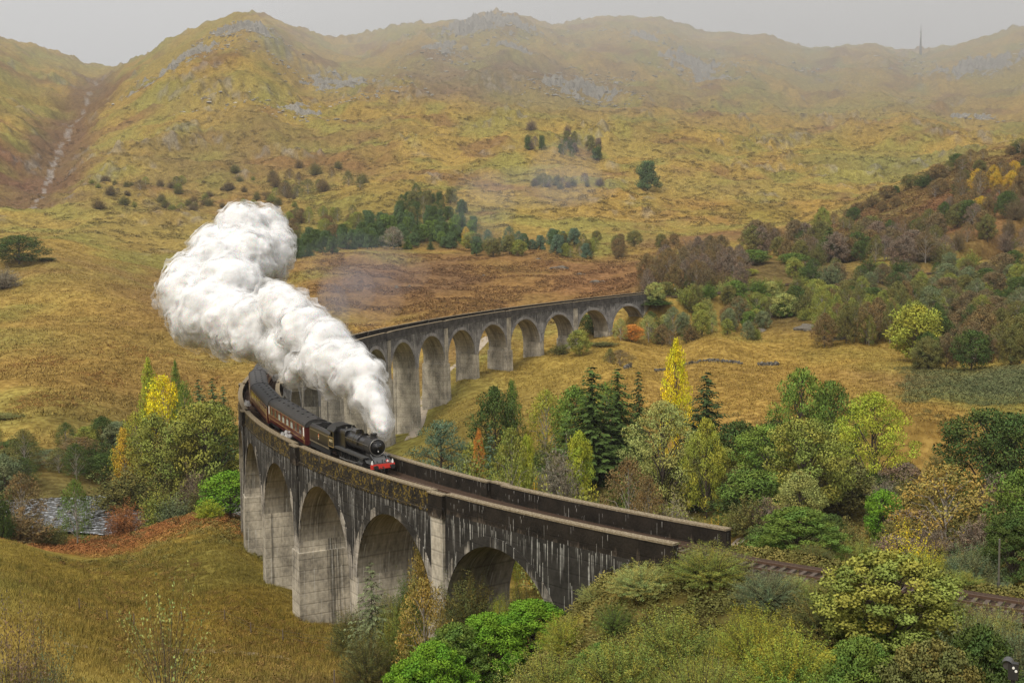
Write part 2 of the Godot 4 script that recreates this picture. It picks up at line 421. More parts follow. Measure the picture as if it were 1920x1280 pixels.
func ground(x: float, z: float) -> float:
	var d := maxf(sqrt(x * x + z * z), 9.5)
	var u := clampf((atan2(x, -z) - GU0) / GU, 1.0, GN - 2.001)
	var v := clampf((log(d) - GV0) / GV, 1.0, GM - 2.001)
	var i := int(u); var j := int(v); var fu := u - i; var fv := v - j
	var k := (j - 1) * GN + i
	var y := 55.0 + d * cubic(cubic(grid[k - 1], grid[k], grid[k + 1], grid[k + 2], fu), cubic(grid[k + GN - 1], grid[k + GN], grid[k + GN + 1], grid[k + GN + 2], fu),
		cubic(grid[k + 2 * GN - 1], grid[k + 2 * GN], grid[k + 2 * GN + 1], grid[k + 2 * GN + 2], fu), cubic(grid[k + 3 * GN - 1], grid[k + 3 * GN], grid[k + 3 * GN + 1], grid[k + 3 * GN + 2], fu), fv)
	var far := smoothstep(650.0, 1500.0, d)
	y += nA.get_noise_2d(x, z) * (0.5 + 11.0 * far) + nB.get_noise_2d(x, z) * (0.9 + 1.8 * smoothstep(230.0, 360.0, d) + 3.5 * far) + nC.get_noise_2d(x, z) * (0.3 + 1.2 * far) + far * (9.0 * nE.get_noise_2d(x * 0.4, z * 0.4) - 2.0)
	if far > 0.0:
		var cr := crag(x, z)
		if cr > 0.0: y += far * cr * (10.0 * nE.get_noise_2d(x * 1.7, z * 1.7) + 4.0 * nB.get_noise_2d(x * 5.0, z * 5.0))
	if d > 1050.0 and d < 2450.0 and x < -280.0 and gully.size() > 0:
		var r := near_line(gully, Vector2(x, z))
		if r.x < 70.0: y -= 17.0 * (1.0 - smoothstep(0.0, 70.0, r.x + 10.0 * nB.get_noise_2d(x, z)))
	if d < 420.0:
		var r := near_line(RIVER, Vector2(x, z))
		if r.x < 22.0: y = lerpf(minf(y, WATER - 0.9), y, smoothstep(5.0 + 2.0 * nB.get_noise_2d(x, z), 20.0, r.x))
	if d < 760.0:
		for L in lines:
			var r := near_line(L.flat, Vector2(x, z))
			if r.x < 14.0:
				var a := int(minf(r.y, L.pts.size() - 2)); var ry: float = lerpf(L.pts[a].y, L.pts[a + 1].y, r.y - a) - 0.75
				y = lerpf(ry, y, smoothstep(3.2, 13.0, r.x))
	return y

func crag(x: float, z: float) -> float:
	return smoothstep(0.14, 0.42, nD.get_noise_2d(x * 0.8 + 900.0, z * 0.8))

# Stretches of their own colour: direction, distance, half width (columns), half depth (log), linear colour, strength
var GOLD := Color(0.280, 0.198, 0.050)
const ZONES := [
	[900, 560, 420, 0.30, Color(0.205, 0.115, 0.042), 0.85], [740, 610, 150, 0.16, Color(0.15, 0.09, 0.05), 0.6], [1160, 600, 160, 0.14, Color(0.19, 0.10, 0.045), 0.7],
	[200, 150, 420, 0.42, Color(0.215, 0.155, 0.032), 0.85], [150, 205, 330, 0.10, Color(0.17, 0.07, 0.025), 0.8], [330, 110, 300, 0.25, Color(0.235, 0.165, 0.035), 0.6], [450, 125, 200, 0.15, Color(0.24, 0.17, 0.03), 0.6],
	[1300, 320, 500, 0.3, Color(0.285, 0.19, 0.045), 0.8], [1720, 245, 130, 0.16, Color(0.28, 0.175, 0.045), 0.7], [950, 300, 170, 0.25, Color(0.20, 0.155, 0.04), 0.7], [860, 260, 80, 0.2, Color(0.16, 0.135, 0.035), 0.6], [1050, 350, 140, 0.12, Color(0.27, 0.20, 0.045), 0.6],
	[1800, 740, 330, 0.25, Color(0.13, 0.085, 0.03), 0.75], [1820, 690, 170, 0.10, Color(0.21, 0.10, 0.05), 0.85], [1900, 300, 160, 0.06, Color(0.11, 0.12, 0.055), 0.8], [1430, 985, 60, 0.1, Color(0.14, 0.16, 0.03), 0.8],
	[1700, 1300, 160, 0.08, Color(0.16, 0.165, 0.05), 0.7], [1350, 1000, 300, 0.10, Color(0.27, 0.17, 0.04), 0.6], [1380, 780, 260, 0.08, Color(0.17, 0.095, 0.045), 0.7], [480, 1300, 260, 0.14, Color(0.16, 0.125, 0.045), 0.75],
	[30, 1350, 90, 0.14, Color(0.15, 0.065, 0.04), 0.8], [120, 1500, 70, 0.25, Color(0.16, 0.09, 0.045), 0.5], [600, 1250, 150, 0.10, Color(0.19, 0.105, 0.04), 0.7], [380, 1080, 200, 0.08, Color(0.19, 0.11, 0.04), 0.6], [950, 1700, 260, 0.10, Color(0.14, 0.10, 0.065), 0.65],
	[250, 420, 380, 0.3, Color(0.255, 0.165, 0.045), 0.7], [120, 650, 260, 0.14, Color(0.235, 0.165, 0.05), 0.6], [400, 640, 160, 0.2, Color(0.22, 0.135, 0.05), 0.7], [250, 320, 200, 0.10, Color(0.15, 0.12, 0.035), 0.7], [620, 950, 200, 0.12, Color(0.17, 0.14, 0.035), 0.7], [350, 900, 300, 0.12, Color(0.235, 0.175, 0.05), 0.6],
	[1300, 60, 900, 0.35, Color(0.08, 0.075, 0.025), 0.9], [1600, 110, 500, 0.16, Color(0.08, 0.085, 0.025), 0.9], [1650, 480, 420, 0.2, Color(0.09, 0.07, 0.03), 0.8], [1200, 205, 700, 0.16, Color(0.08, 0.08, 0.025), 0.8], [150, 250, 400, 0.14, Color(0.08, 0.075, 0.03), 0.8], [780, 840, 170, 0.10, Color(0.09, 0.095, 0.03), 0.6],
]
var zone_at := []

func ground_color(x: float, z: float, d: float, steep: float) -> Color:
	var a := azd(x, z)
	var n1 := nD.get_noise_2d(x, z); var n2 := nB.get_noise_2d(x * 0.7 + 77.0, z * 0.7); var n3 := nC.get_noise_2d(x * 0.6, z * 0.6)
	var far := smoothstep(500.0, 1300.0, d)
	var c := GOLD.lerp(Color(0.205, 0.185, 0.046), smoothstep(-0.15, 0.45, n1 + 0.4 * n2))
	c = c.lerp(Color(0.165, 0.095, 0.040), smoothstep(0.12, 0.5, nA.get_noise_2d(x * 2.1 + 500.0, z * 2.1) + 0.5 * n2) * 0.75)
	for q in zone_at:
		var du: float = (a.x - q[0]) / q[2]; var dv: float = (a.y - q[1]) / q[3]
		var e := du * du + dv * dv
		if e < 2.2: c = c.lerp(q[4], q[5] * (1.0 - smoothstep(0.45, 1.25, sqrt(e) + 0.55 * n1 + 0.35 * n2)))
	c *= 1.0 + (0.22 if d > 260.0 else 0.42) * n2 + (0.18 if d > 260.0 else 0.30) * n3
	if d < 240.0: c = c.lerp(Color(0.155, 0.145, 0.035), 0.6 * smoothstep(0.0, 0.45, nB.get_noise_2d(x * 1.4 + 30.0, z * 1.4)))
	if far > 0.0: c = c.lerp(Color(0.235, 0.200, 0.054), far * 0.6 * smoothstep(-0.05, 0.4, nA.get_noise_2d(x * 0.9 + 40.0, z * 0.9)))
	if far > 0.5 and x < -280.0 and d < 2450.0:
		var r := near_line(gully, Vector2(x, z)).x
		if r < 60.0: c = c.lerp(Color(0.125, 0.075, 0.042), 0.8 * (1.0 - smoothstep(12.0, 58.0, r + 22.0 * n2)))
		if r < 1.5 + 6.0 * n3: c = c.lerp(Color(0.27, 0.26, 0.24), 0.6)
	if far > 0.0:
		var cr := crag(x, z) * far
		var rk := clampf(cr * 0.7 * smoothstep(-0.25, 0.25, nB.get_noise_2d(x * 2.3, z * 2.3) + 0.35 * nE.get_noise_2d(x * 1.7, z * 1.7) + (steep - 0.55)), 0.0, 0.5)
		c = c.lerp(Color(0.205, 0.195, 0.17) * (1.0 + 0.5 * n3), rk)
	return c * Color(1.42, 1.42, 1.62)

func build_ground() -> void:
	for q in ZONES:
		var p := spot(q[0], q[1]); var a := azd(p.x, p.z)
		zone_at.append([a.x, a.y, q[2] / LENS, q[3], q[4], q[5]])
	lines = track_lines()
	for q in [[208, 2320], [188, 2100], [168, 1930], [146, 1780], [118, 1580], [98, 1400], [88, 1250], [66, 1120]]:
		var ga := atan((q[0] - 960.0) / LENS); gully.append(Vector2(sin(ga) * q[1], -cos(ga) * q[1]))
	var az := PackedFloat64Array()
	for i in 60: az.append(lerpf(-1.25, -0.47, i / 60.0))
	for i in 640: az.append(lerpf(-0.47, 0.47, i / 640.0))
	for i in 61: az.append(lerpf(0.47, 1.25, i / 60.0))
	var dist := PackedFloat64Array()
	var d := 12.0
	while d < 3500.0:
		dist.append(d); d *= 1.010 if d < 700.0 else 1.0068
	var W := az.size(); var H := dist.size()
	var pos := PackedVector3Array(); pos.resize(W * H); var nor := PackedVector3Array(); nor.resize(W * H); var col := PackedColorArray(); col.resize(W * H)
	for j in H:
		for i in W:
			var x := sin(az[i]) * dist[j]; var z := -cos(az[i]) * dist[j]
			pos[j * W + i] = Vector3(x, ground(x, z), z)
	for j in H:
		for i in W:
			var k := j * W + i
			var e := pos[j * W + mini(i + 1, W - 1)] - pos[j * W + maxi(i - 1, 0)]
			var f := pos[mini(j + 1, H - 1) * W + i] - pos[maxi(j - 1, 0) * W + i]
			var nn := e.cross(f).normalized()
			if nn.y < 0.0: nn = -nn
			nor[k] = nn
			col[k] = ground_color(pos[k].x, pos[k].z, dist[j], 1.0 - nn.y)
	var ix := PackedInt32Array(); ix.resize((W - 1) * (H - 1) * 6)
	var o := 0
	for j in H - 1:
		for i in W - 1:
			var k := j * W + i
			ix[o] = k; ix[o + 1] = k + W; ix[o + 2] = k + 1; ix[o + 3] = k + 1; ix[o + 4] = k + W; ix[o + 5] = k + W + 1
			o += 6
	var a := []; a.resize(Mesh.ARRAY_MAX)
	a[Mesh.ARRAY_VERTEX] = pos; a[Mesh.ARRAY_NORMAL] = nor; a[Mesh.ARRAY_COLOR] = col; a[Mesh.ARRAY_INDEX] = ix
	var m := ArrayMesh.new(); m.add_surface_from_arrays(Mesh.PRIMITIVE_TRIANGLES, a)
	var mat := StandardMaterial3D.new(); mat.vertex_color_use_as_albedo = true; mat.roughness = 1.0; mat.metallic_specular = 0.1
	var t := NoiseTexture2D.new(); t.width = 512; t.height = 512; t.seamless = true; t.noise = nz(41, 0.035, 6)
	var g := Gradient.new(); g.set_color(0, Color(0.72, 0.69, 0.64)); g.set_color(1, Color(1, 1, 1)); g.add_point(0.42, Color(0.84, 0.82, 0.79)); g.add_point(0.58, Color(0.98, 0.98, 0.96)); t.color_ramp = g
	mat.albedo_texture = t; mat.uv1_triplanar = true; mat.uv1_world_triplanar = true; mat.uv1_scale = Vector3.ONE / 37.0
	mat.detail_enabled = true; mat.detail_blend_mode = BaseMaterial3D.BLEND_MODE_MUL; mat.detail_uv_layer = BaseMaterial3D.DETAIL_UV_2
	var t2 := NoiseTexture2D.new(); t2.width = 512; t2.height = 512; t2.seamless = true; t2.noise = nz(43, 0.05, 5)
	var g2 := Gradient.new(); g2.set_color(0, Color(0.62, 0.60, 0.56)); g2.set_color(1, Color(1, 1, 1)); g2.add_point(0.45, Color(0.86, 0.85, 0.82)); t2.color_ramp = g2
	mat.detail_albedo = t2; mat.uv2_triplanar = true; mat.uv2_world_triplanar = true; mat.uv2_scale = Vector3.ONE / 190.0
	mat.heightmap_enabled = true; mat.heightmap_texture = t; mat.heightmap_scale = 95.0
	var go := part("ground", m, mat); tag(go, "grassy glen floor rising to rough autumn hills", "ground", "", "structure")
	# river
	var rb := Mb.new()
	for i in RIVER.size() - 1:
		for q in 6:
			var a0: Vector2 = RIVER[i].lerp(RIVER[i + 1], q / 6.0); var a1: Vector2 = RIVER[i].lerp(RIVER[i + 1], (q + 1) / 6.0)
			var s: Vector2 = (RIVER[mini(i + 1, RIVER.size() - 1)] - RIVER[i]).normalized().orthogonal() * 15.0
			rb.quad(Vector3(a0.x - s.x, WATER, a0.y - s.y), Vector3(a1.x - s.x, WATER, a1.y - s.y), Vector3(a1.x + s.x, WATER + 0.004 * 0, a1.y + s.y), Vector3(a0.x + s.x, WATER, a0.y + s.y))
	var wm := StandardMaterial3D.new(); wm.roughness = 0.12
	var wt := NoiseTexture2D.new(); wt.width = 512; wt.height = 512; wt.seamless = true; wt.noise = nz(51, 0.02, 3)
	var wg := Gradient.new(); wg.set_color(0, Color(0.10, 0.095, 0.08)); wg.set_color(1, Color(0.85, 0.86, 0.87)); wg.add_point(0.45, Color(0.20, 0.20, 0.20)); wg.add_point(0.70, Color(0.52, 0.53, 0.55)); wt.color_ramp = wg
	wm.albedo_texture = wt; wm.uv1_triplanar = true; wm.uv1_world_triplanar = true; wm.uv1_scale = Vector3(1, 1, 1) / 14.0
	wm.heightmap_enabled = true; wm.heightmap_texture = wt; wm.heightmap_scale = 25.0
	tag(part("river", rb.mesh(), wm), "shallow stony river running white between wooded banks", "river", "", "structure")

# ---------- the viaduct
func arc(s: float, side: float, y := 0.0) -> Vector3:
	var th := ARC_A - s * SPAN / ARC_R
	var r := ARC_R + side
	return Vector3(ARC_C.x + r * sin(th), y, ARC_C.y - r * cos(th))

func along(s: float) -> Vector3:                            # unit direction of growing s
	var th := ARC_A - s * SPAN / ARC_R
	return Vector3(-cos(th), 0, -sin(th))

func top(s: float) -> float:                                # parapet top
	var t := (clampf(s, -0.5, 21.7) - 10.0) * SPAN
	return 55.0 - 25.678 + 0.0028 * t + 0.0166 * t * t / 180.0

func face(side: float, depth: float) -> float:
	return side * (3.1 + 0.016 * maxf(0.0, depth - 1.75))

# a block bent along the curve between s0 and s1, offsets o0..o1 (o0 < o1), heights relative to the parapet top
func bent(b: Mb, s0: float, s1: float, o0: float, o1: float, y0: float, y1: float, steps := 4, vtop := 0.0) -> void:
	for i in steps:
		var a := lerpf(s0, s1, float(i) / steps); var e := lerpf(s0, s1, float(i + 1) / steps)
		var ta := top(a); var te := top(e)
		var ua := a * SPAN; var ue := e * SPAN
		var p0 := arc(a, o0, ta + y0); var p1 := arc(e, o0, te + y0); var p2 := arc(e, o1, te + y0); var p3 := arc(a, o1, ta + y0)
		var q0 := arc(a, o0, ta + y1); var q1 := arc(e, o0, te + y1); var q2 := arc(e, o1, te + y1); var q3 := arc(a, o1, ta + y1)
		var va := vtop - y0; var vb := vtop - y1
		b.quad(p1, p0, q0, q1, Vector2(ue, va), Vector2(ua, va), Vector2(ua, vb), Vector2(ue, vb))   # inner side
		b.quad(p3, p2, q2, q3, Vector2(ua, va), Vector2(ue, va), Vector2(ue, vb), Vector2(ua, vb))   # outer side
		b.quad(q0, q3, q2, q1, Vector2(ua, o0), Vector2(ua, o1), Vector2(ue, o1), Vector2(ue, o0))   # top
		b.quad(p0, p1, p2, p3, Vector2(ua, o0), Vector2(ue, o0), Vector2(ue, o1), Vector2(ua, o1))
		if i == 0: b.quad(p0, p3, q3, q0, Vector2(o0, va), Vector2(o1, va), Vector2(o1, vb), Vector2(o0, vb))
		if i == steps - 1: b.quad(p2, p1, q1, q2, Vector2(o1, va), Vector2(o0, va), Vector2(o0, vb), Vector2(o1, vb))

func wall_face(b: Mb, s0: float, s1: float, side: float, d0: PackedFloat64Array, d1: PackedFloat64Array, ss: PackedFloat64Array) -> void:
	for i in ss.size() - 1:
		var a := ss[i]; var e := ss[i + 1]; var ta := top(a); var te := top(e)
		var p0 := arc(a, face(side, d1[i]), ta - d1[i]); var p1 := arc(e, face(side, d1[i + 1]), te - d1[i + 1])
		var q1 := arc(e, face(side, d0[i + 1]), te - d0[i + 1]); var q0 := arc(a, face(side, d0[i]), ta - d0[i])
		var u0 := Vector2(a * SPAN, d1[i]); var u1 := Vector2(e * SPAN, d1[i + 1]); var w1 := Vector2(e * SPAN, d0[i + 1]); var w0 := Vector2(a * SPAN, d0[i])
		if side > 0: b.quad(p0, p1, q1, q0, u0, u1, w1, w0)
		else: b.quad(p1, p0, q0, q1, u1, u0, w0, w1)

func build_viaduct() -> void:
	var v := thing("railway_viaduct", "long curved concrete railway viaduct of tall round arches crossing the glen", "viaduct")
	var half := ARCH / SPAN
	for k in 21:
		var c := k + 0.5
		var spring := CROWN + ARCH
		for side in [1.0, -1.0]:
			var ss := PackedFloat64Array([k, c - half]); var lo := PackedFloat64Array([spring, spring]); var hi := PackedFloat64Array([1.7, 1.7])
			for i in range(1, 29):
				var a := PI * (1.0 - i / 28.0)
				var s := c + cos(a) * half
				ss.append(s); hi.append(1.7); lo.append(spring - sin(a) * ARCH + top(s) - top(c))
			ss.append(k + 1.0); lo.append(spring); hi.append(1.7)
			for i in ss.size():
				if lo[i] == spring: lo[i] = spring + top(ss[i]) - top(c)
			var b := Mb.new(); wall_face(b, k, k + 1, side, hi, lo, ss)
			part("spandrel_wall", b.mesh(), M.near if side > 0 else M.far, v)
			# the raised ring of the arch
			var rg := Mb.new()
			for i in 28:
				var pts := []; var us := []
				for e in [i, i + 1]:
					var a: float = PI * (1.0 - e / 28.0)
					for rr in [ARCH - 0.02, ARCH + 0.8]:
						var s: float = c + cos(a) * rr / SPAN; var dd: float = spring - sin(a) * rr
						var y := top(c) - dd
						for pr in [0.02, -0.09]:
							pts.append(arc(s, face(side, dd) - side * pr, y)); us.append(Vector2(s * SPAN, dd + 4.0))
				for q in [[1, 5, 7, 3], [3, 7, 6, 2], [0, 4, 5, 1]]:
					if side < 0: q.reverse()
					rg.quad(pts[q[0]], pts[q[1]], pts[q[2]], pts[q[3]], us[q[0]], us[q[1]], us[q[2]], us[q[3]])
			part("arch_ring", rg.mesh(), M.far if side < 0 else M.near, v)
		var sf := Mb.new()
		for i in 28:
			for w in 2:
				var p := []
				for e in [i, i + 1]:
					var a: float = PI * (1.0 - e / 28.0); var s: float = c + cos(a) * half; var dd: float = spring - sin(a) * ARCH
					for x in [w - 1, w]:
						p.append([arc(s, face(1.0, dd) * x, top(c) - dd), Vector2(x * 3.1 + 40 + k * 3.7, dd + 0.35 * e), ])
				sf.quad(p[0][0], p[1][0], p[3][0], p[2][0], p[0][1], p[1][1], p[3][1], p[2][1])
		part("arch_vault", sf.mesh(), M.vault, v)
	for k in range(1, 21):                                  # piers
		var king := k % 2 == 0
		var b := Mb.new()
		var spring := top(k) - top(k) + CROWN + ARCH - 0.05
		var foot := 100.0
		for q in [-1.0, 1.0]: for e in [-4.0, 4.0]:
			var g := arc(k + q * 0.07, e); foot = minf(foot, ground(g.x, g.z))
		foot = minf(foot, foot) - 1.2
		var depth := top(k) - foot
		var levels := [[spring - 0.7, 0.93], [spring + 0.55, 0.94]]
		if king: levels = [[spring - 0.7, 0.932], [spring + 0.9, 0.96], [spring + 0.9, 1.4]]
		var w0: float = levels[-1][1]
		for i in range(1, 5):
			var dd := lerpf(spring + 1.0, depth, i / 4.0)
			if dd > levels[-1][0]: levels.append([dd, w0 + 0.016 * (dd - spring)])
		for i in levels.size() - 1:
			var d0: float = levels[i][0]; var d1: float = levels[i + 1][0]; var h0: float = levels[i][1]; var h1: float = levels[i + 1][1]
			var ring := func(dd: float, h: float) -> Array:
				var o: float = face(1.0, dd) + (0.30 if king and dd > spring + 0.8 and h > 1.3 else 0.02)
				return [arc(k - h / SPAN, -o, top(k) - dd), arc(k - h / SPAN, o, top(k) - dd), arc(k + h / SPAN, o, top(k) - dd), arc(k + h / SPAN, -o, top(k) - dd)]
			var A: Array = ring.call(d0, h0); var B: Array = ring.call(d1, h1)
			for e in 4:
				var f := (e + 1) % 4
				var wide := 6.5 if e % 2 == 0 else 2.2
				b.quad(B[e], B[f], A[f], A[e], Vector2(k * 9.3 + e * 5.1, d1), Vector2(k * 9.3 + e * 5.1 + wide, d1), Vector2(k * 9.3 + e * 5.1 + wide, d0), Vector2(k * 9.3 + e * 5.1, d0))
		part("king_pier" if king else "pier", b.mesh(), M.pier, v)
	for side in [1.0, -1.0]:
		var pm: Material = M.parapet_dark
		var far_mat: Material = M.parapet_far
		for j in range(0, 22, 2):                           # pilasters with their refuges, then the parapet lengths between
			var s := float(j)
			var b := Mb.new(); var lowd := CROWN + ARCH
			var h := 1.15 / SPAN
			var oin := 2.99; var oout := 3.52
			if side > 0: bent(b, s - h, s + h, oin, oout, -2.1, -0.14, 1)
			else: bent(b, s - h, s + h, -oout, -oin, -2.1, -0.14, 1)
			var pl := part("refuge", b.mesh(), pm if j >= 12 or side > 0 else far_mat, v)
			var cb := Mb.new()
			if side > 0: bent(cb, s - h * 1.06, s + h * 1.06, oin - 0.06, oout + 0.06, -0.14, -0.02, 1)
			else: bent(cb, s - h * 1.06, s + h * 1.06, -oout - 0.06, -oin + 0.06, -0.14, -0.02, 1)
			part("coping", cb.mesh(), M.coping, pl)
			if j > 0 or true:
				var sb := Mb.new(); var hh := 0.95 / SPAN
				if side > 0: bent(sb, s - hh, s + hh, 2.9, 3.40, -lowd - 0.9, -2.1, 1)
				else: bent(sb, s - hh, s + hh, -3.40, -2.9, -lowd - 0.9, -2.1, 1)
				part("pilaster", sb.mesh(), M.near if side > 0 and j != 20 else M.pier, v)
			if j == 20: continue
			var pb := Mb.new(); var s0 := s + h; var s1 := s + 2.0 - h
			if side > 0:
				bent(pb, s0, s1, 2.55, 3.08, -1.72, -0.12, 12); bent(pb, s - 0.0, s + 2.0, 3.0, 3.2, -1.92, -1.72, 12)
			else:
				bent(pb, s0, s1, -3.08, -2.55, -1.72, -0.12, 12); bent(pb, s, s + 2.0, -3.2, -3.0, -1.92, -1.72, 12)
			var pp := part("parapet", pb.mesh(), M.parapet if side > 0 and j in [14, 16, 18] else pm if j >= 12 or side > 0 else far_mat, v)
			var qb := Mb.new()
			if side > 0: bent(qb, s0, s1, 2.49, 3.15, -0.12, 0.02, 12)
			else: bent(qb, s0, s1, -3.15, -2.49, -0.12, 0.02, 12)
			part("coping", qb.mesh(), M.coping, pp)
		for e in [[-0.38, -1.15 / SPAN], [20.0 + 1.15 / SPAN, 21.6]]:      # lengths over the abutments
			var pb := Mb.new(); var qb := Mb.new()
			if side > 0:
				bent(pb, e[0], e[1], 2.55, 3.08, -1.72, -0.12, 8); bent(qb, e[0], e[1], 2.49, 3.15, -0.12, 0.02, 8)
			else:
				bent(pb, e[0], e[1], -3.08, -2.55, -1.72, -0.12, 8); bent(qb, e[0], e[1], -3.15, -2.49, -0.12, 0.02, 8)
			var pp := part("parapet", pb.mesh(), pm if e[0] > 0 or side > 0 else far_mat, v)
			part("coping", qb.mesh(), M.coping, pp)
	for e in [[-0.38, 0.02], [20.98, 21.6]]:
		var b := Mb.new(); bent(b, e[0], e[1], -3.095, 3.095, -16.0, -1.72, 3)
		part("abutment", b.mesh(), M.near if e[0] > 0 else M.far, v)
	var db := Mb.new(); bent(db, -0.38, 21.62, -2.54, 2.54, -1.70, -1.42, 90)
	part("track_bed", db.mesh(), M.ballast, v)

# ---------- the railway
func track_lines() -> Array:
	var out := []
	var p := []
	var y := top(21.62) - RAIL
	for q in [arc(21.62, 0.0), arc(21.62, 0.0) + along(21.62) * 3.0, Vector3(21.2, 0, -75.6), Vector3(25.4, 0, -72.6), Vector3(29.6, 0, -69.7), Vector3(36, 0, -65.5), Vector3(44, 0, -60.6), Vector3(56, 0, -54), Vector3(72, 0, -46), Vector3(90, 0, -38)]: p.append(Vector3(q.x, y, q.z))
	out.append(p)
	p = [arc(-0.38, 0.0, top(-0.38) - RAIL), arc(-1.0, 0.0, 29.9), arc(-2.0, 0, 30.3), Vector3(92, 30.8, -457), Vector3(114, 31.2, -477), Vector3(140, 31.5, -493), Vector3(185, 32.2, -527), Vector3(260, 33, -585), Vector3(340, 34, -640)]
	out.append(p)
	var r := []
	for q in out:
		var fl := []
		for w in q: fl.append(Vector2(w.x, w.z))
		r.append({"pts": q, "flat": fl})
	return r

func ribbon(b: Mb, pts: Array, o0: float, o1: float, lift: float) -> void:
	for i in pts.size() - 1:
		var t0: Vector3 = pts[mini(i + 1, pts.size() - 1)] - pts[maxi(i - 1, 0)]; var t1: Vector3 = pts[mini(i + 2, pts.size() - 1)] - pts[i]
		var r0 := t0.cross(Vector3.UP).normalized(); var r1 := t1.cross(Vector3.UP).normalized()
		var u := Vector3.UP * lift
		b.quad(pts[i] + r0 * o0 + u, pts[i] + r0 * o1 + u, pts[i + 1] + r1 * o1 + u, pts[i + 1] + r1 * o0 + u)

func build_tracks() -> void:
	for k in 3:
		var pts := []
		if k == 0:
			for i in 121: pts.append(arc(lerpf(-0.36, 21.62, i / 120.0), 0.0, top(lerpf(-0.36, 21.62, i / 120.0)) - RAIL))
		else: pts = lines[k - 1].pts
		var t := thing("railway_track", ["single line of rails along the deck of the viaduct", "rails running off the near end of the viaduct past the big bushes", "rails cut along the wooded hillside beyond the far end of the viaduct"][k], "railway track", Vector3.ZERO, "lengths of the single railway line")
		for side in [-0.755, 0.755]:
			var b := Mb.new()
			ribbon(b, pts, side - 0.036, side + 0.036, 0.0)
			for e in [-0.036, 0.036]:
				for i in pts.size() - 1:
					var r: Vector3 = (pts[i + 1] - pts[i]).cross(Vector3.UP).normalized() * (side + e)
					if e < 0: b.quad(pts[i + 1] + r - Vector3(0, .16, 0), pts[i] + r - Vector3(0, .16, 0), pts[i] + r, pts[i + 1] + r)
					else: b.quad(pts[i] + r - Vector3(0, .16, 0), pts[i + 1] + r - Vector3(0, .16, 0), pts[i + 1] + r, pts[i] + r)
			part("rail", b.mesh(), M.rail, t)
		if k > 0:
			var b := Mb.new(); ribbon(b, pts, -2.4, 2.4, -0.30)
			part("ballast", b.mesh(), M.ballast, t)
		var sm := Mb.new(); sm.box(Vector3.ZERO, Vector3(2.5, 0.13, 0.26)); var sleeper := sm.mesh()
		if k == 2: continue
		var walk := 0.0
		var i0 := 103 if k == 0 else 0
		for i in range(i0, pts.size() - 1):
			var a: Vector3 = pts[i]; var e: Vector3 = pts[i + 1]; var L := a.distance_to(e)
			while walk < L:
				var z := (e - a).normalized(); var bs := Basis(z.cross(Vector3.UP).normalized(), Vector3.UP, -z)
				part("sleeper", sleeper, M.sleeper, t, Transform3D(bs, a.lerp(e, walk / L) - Vector3(0, 0.225, 0)))
				walk += 0.72
			walk -= L

# ---------- the train
func on_track(s: float) -> Transform3D:
	var f := along(s)
	return Transform3D(Basis(f.cross(Vector3.UP), Vector3.UP, -f), arc(s, 0.0, top(s) - RAIL))

func disc(x: float, y: float, z: float, r: float, w: float, sides := 20) -> ArrayMesh:
	var b := Mb.new(); b.tube([Vector3(x - w / 2, y, z), Vector3(x + w / 2, y, z)], [r, r], sides); return b.mesh()

func wheel(t: Node3D, called: String, x: float, r: float, z: float, spokes: int) -> void:
	var b := Mb.new(); var pts := []; var rad := []
	for i in 25:
		pts.append(Vector3(x, r + sin(TAU * i / 24.0) * (r - 0.05), z + cos(TAU * i / 24.0) * (r - 0.05))); rad.append(0.065)
	b.tube(pts, rad, 6, false)
	b.tube([Vector3(x - 0.09, r, z), Vector3(x + 0.09, r, z)], [0.16, 0.16], 10)
	for i in spokes:
		var a := TAU * i / spokes
		b.tube([Vector3(x, r, z), Vector3(x, r + sin(a) * (r - 0.06), z + cos(a) * (r - 0.06))], [0.035, 0.028], 4, false)
	part(called, b.mesh(), M.soot, t)

func words(called: String, txt: String, height: float, mat: Material, parent: Node, at: Transform3D) -> void:
	var tm := TextMesh.new(); tm.text = txt; tm.font_size = 32; tm.depth = 0.01; tm.pixel_size = height / 24.0
	var f := SystemFont.new(); f.font_names = PackedStringArray(["Droid Sans"]); f.font_weight = 700; tm.font = f
	part(called, tm, mat, parent, at)

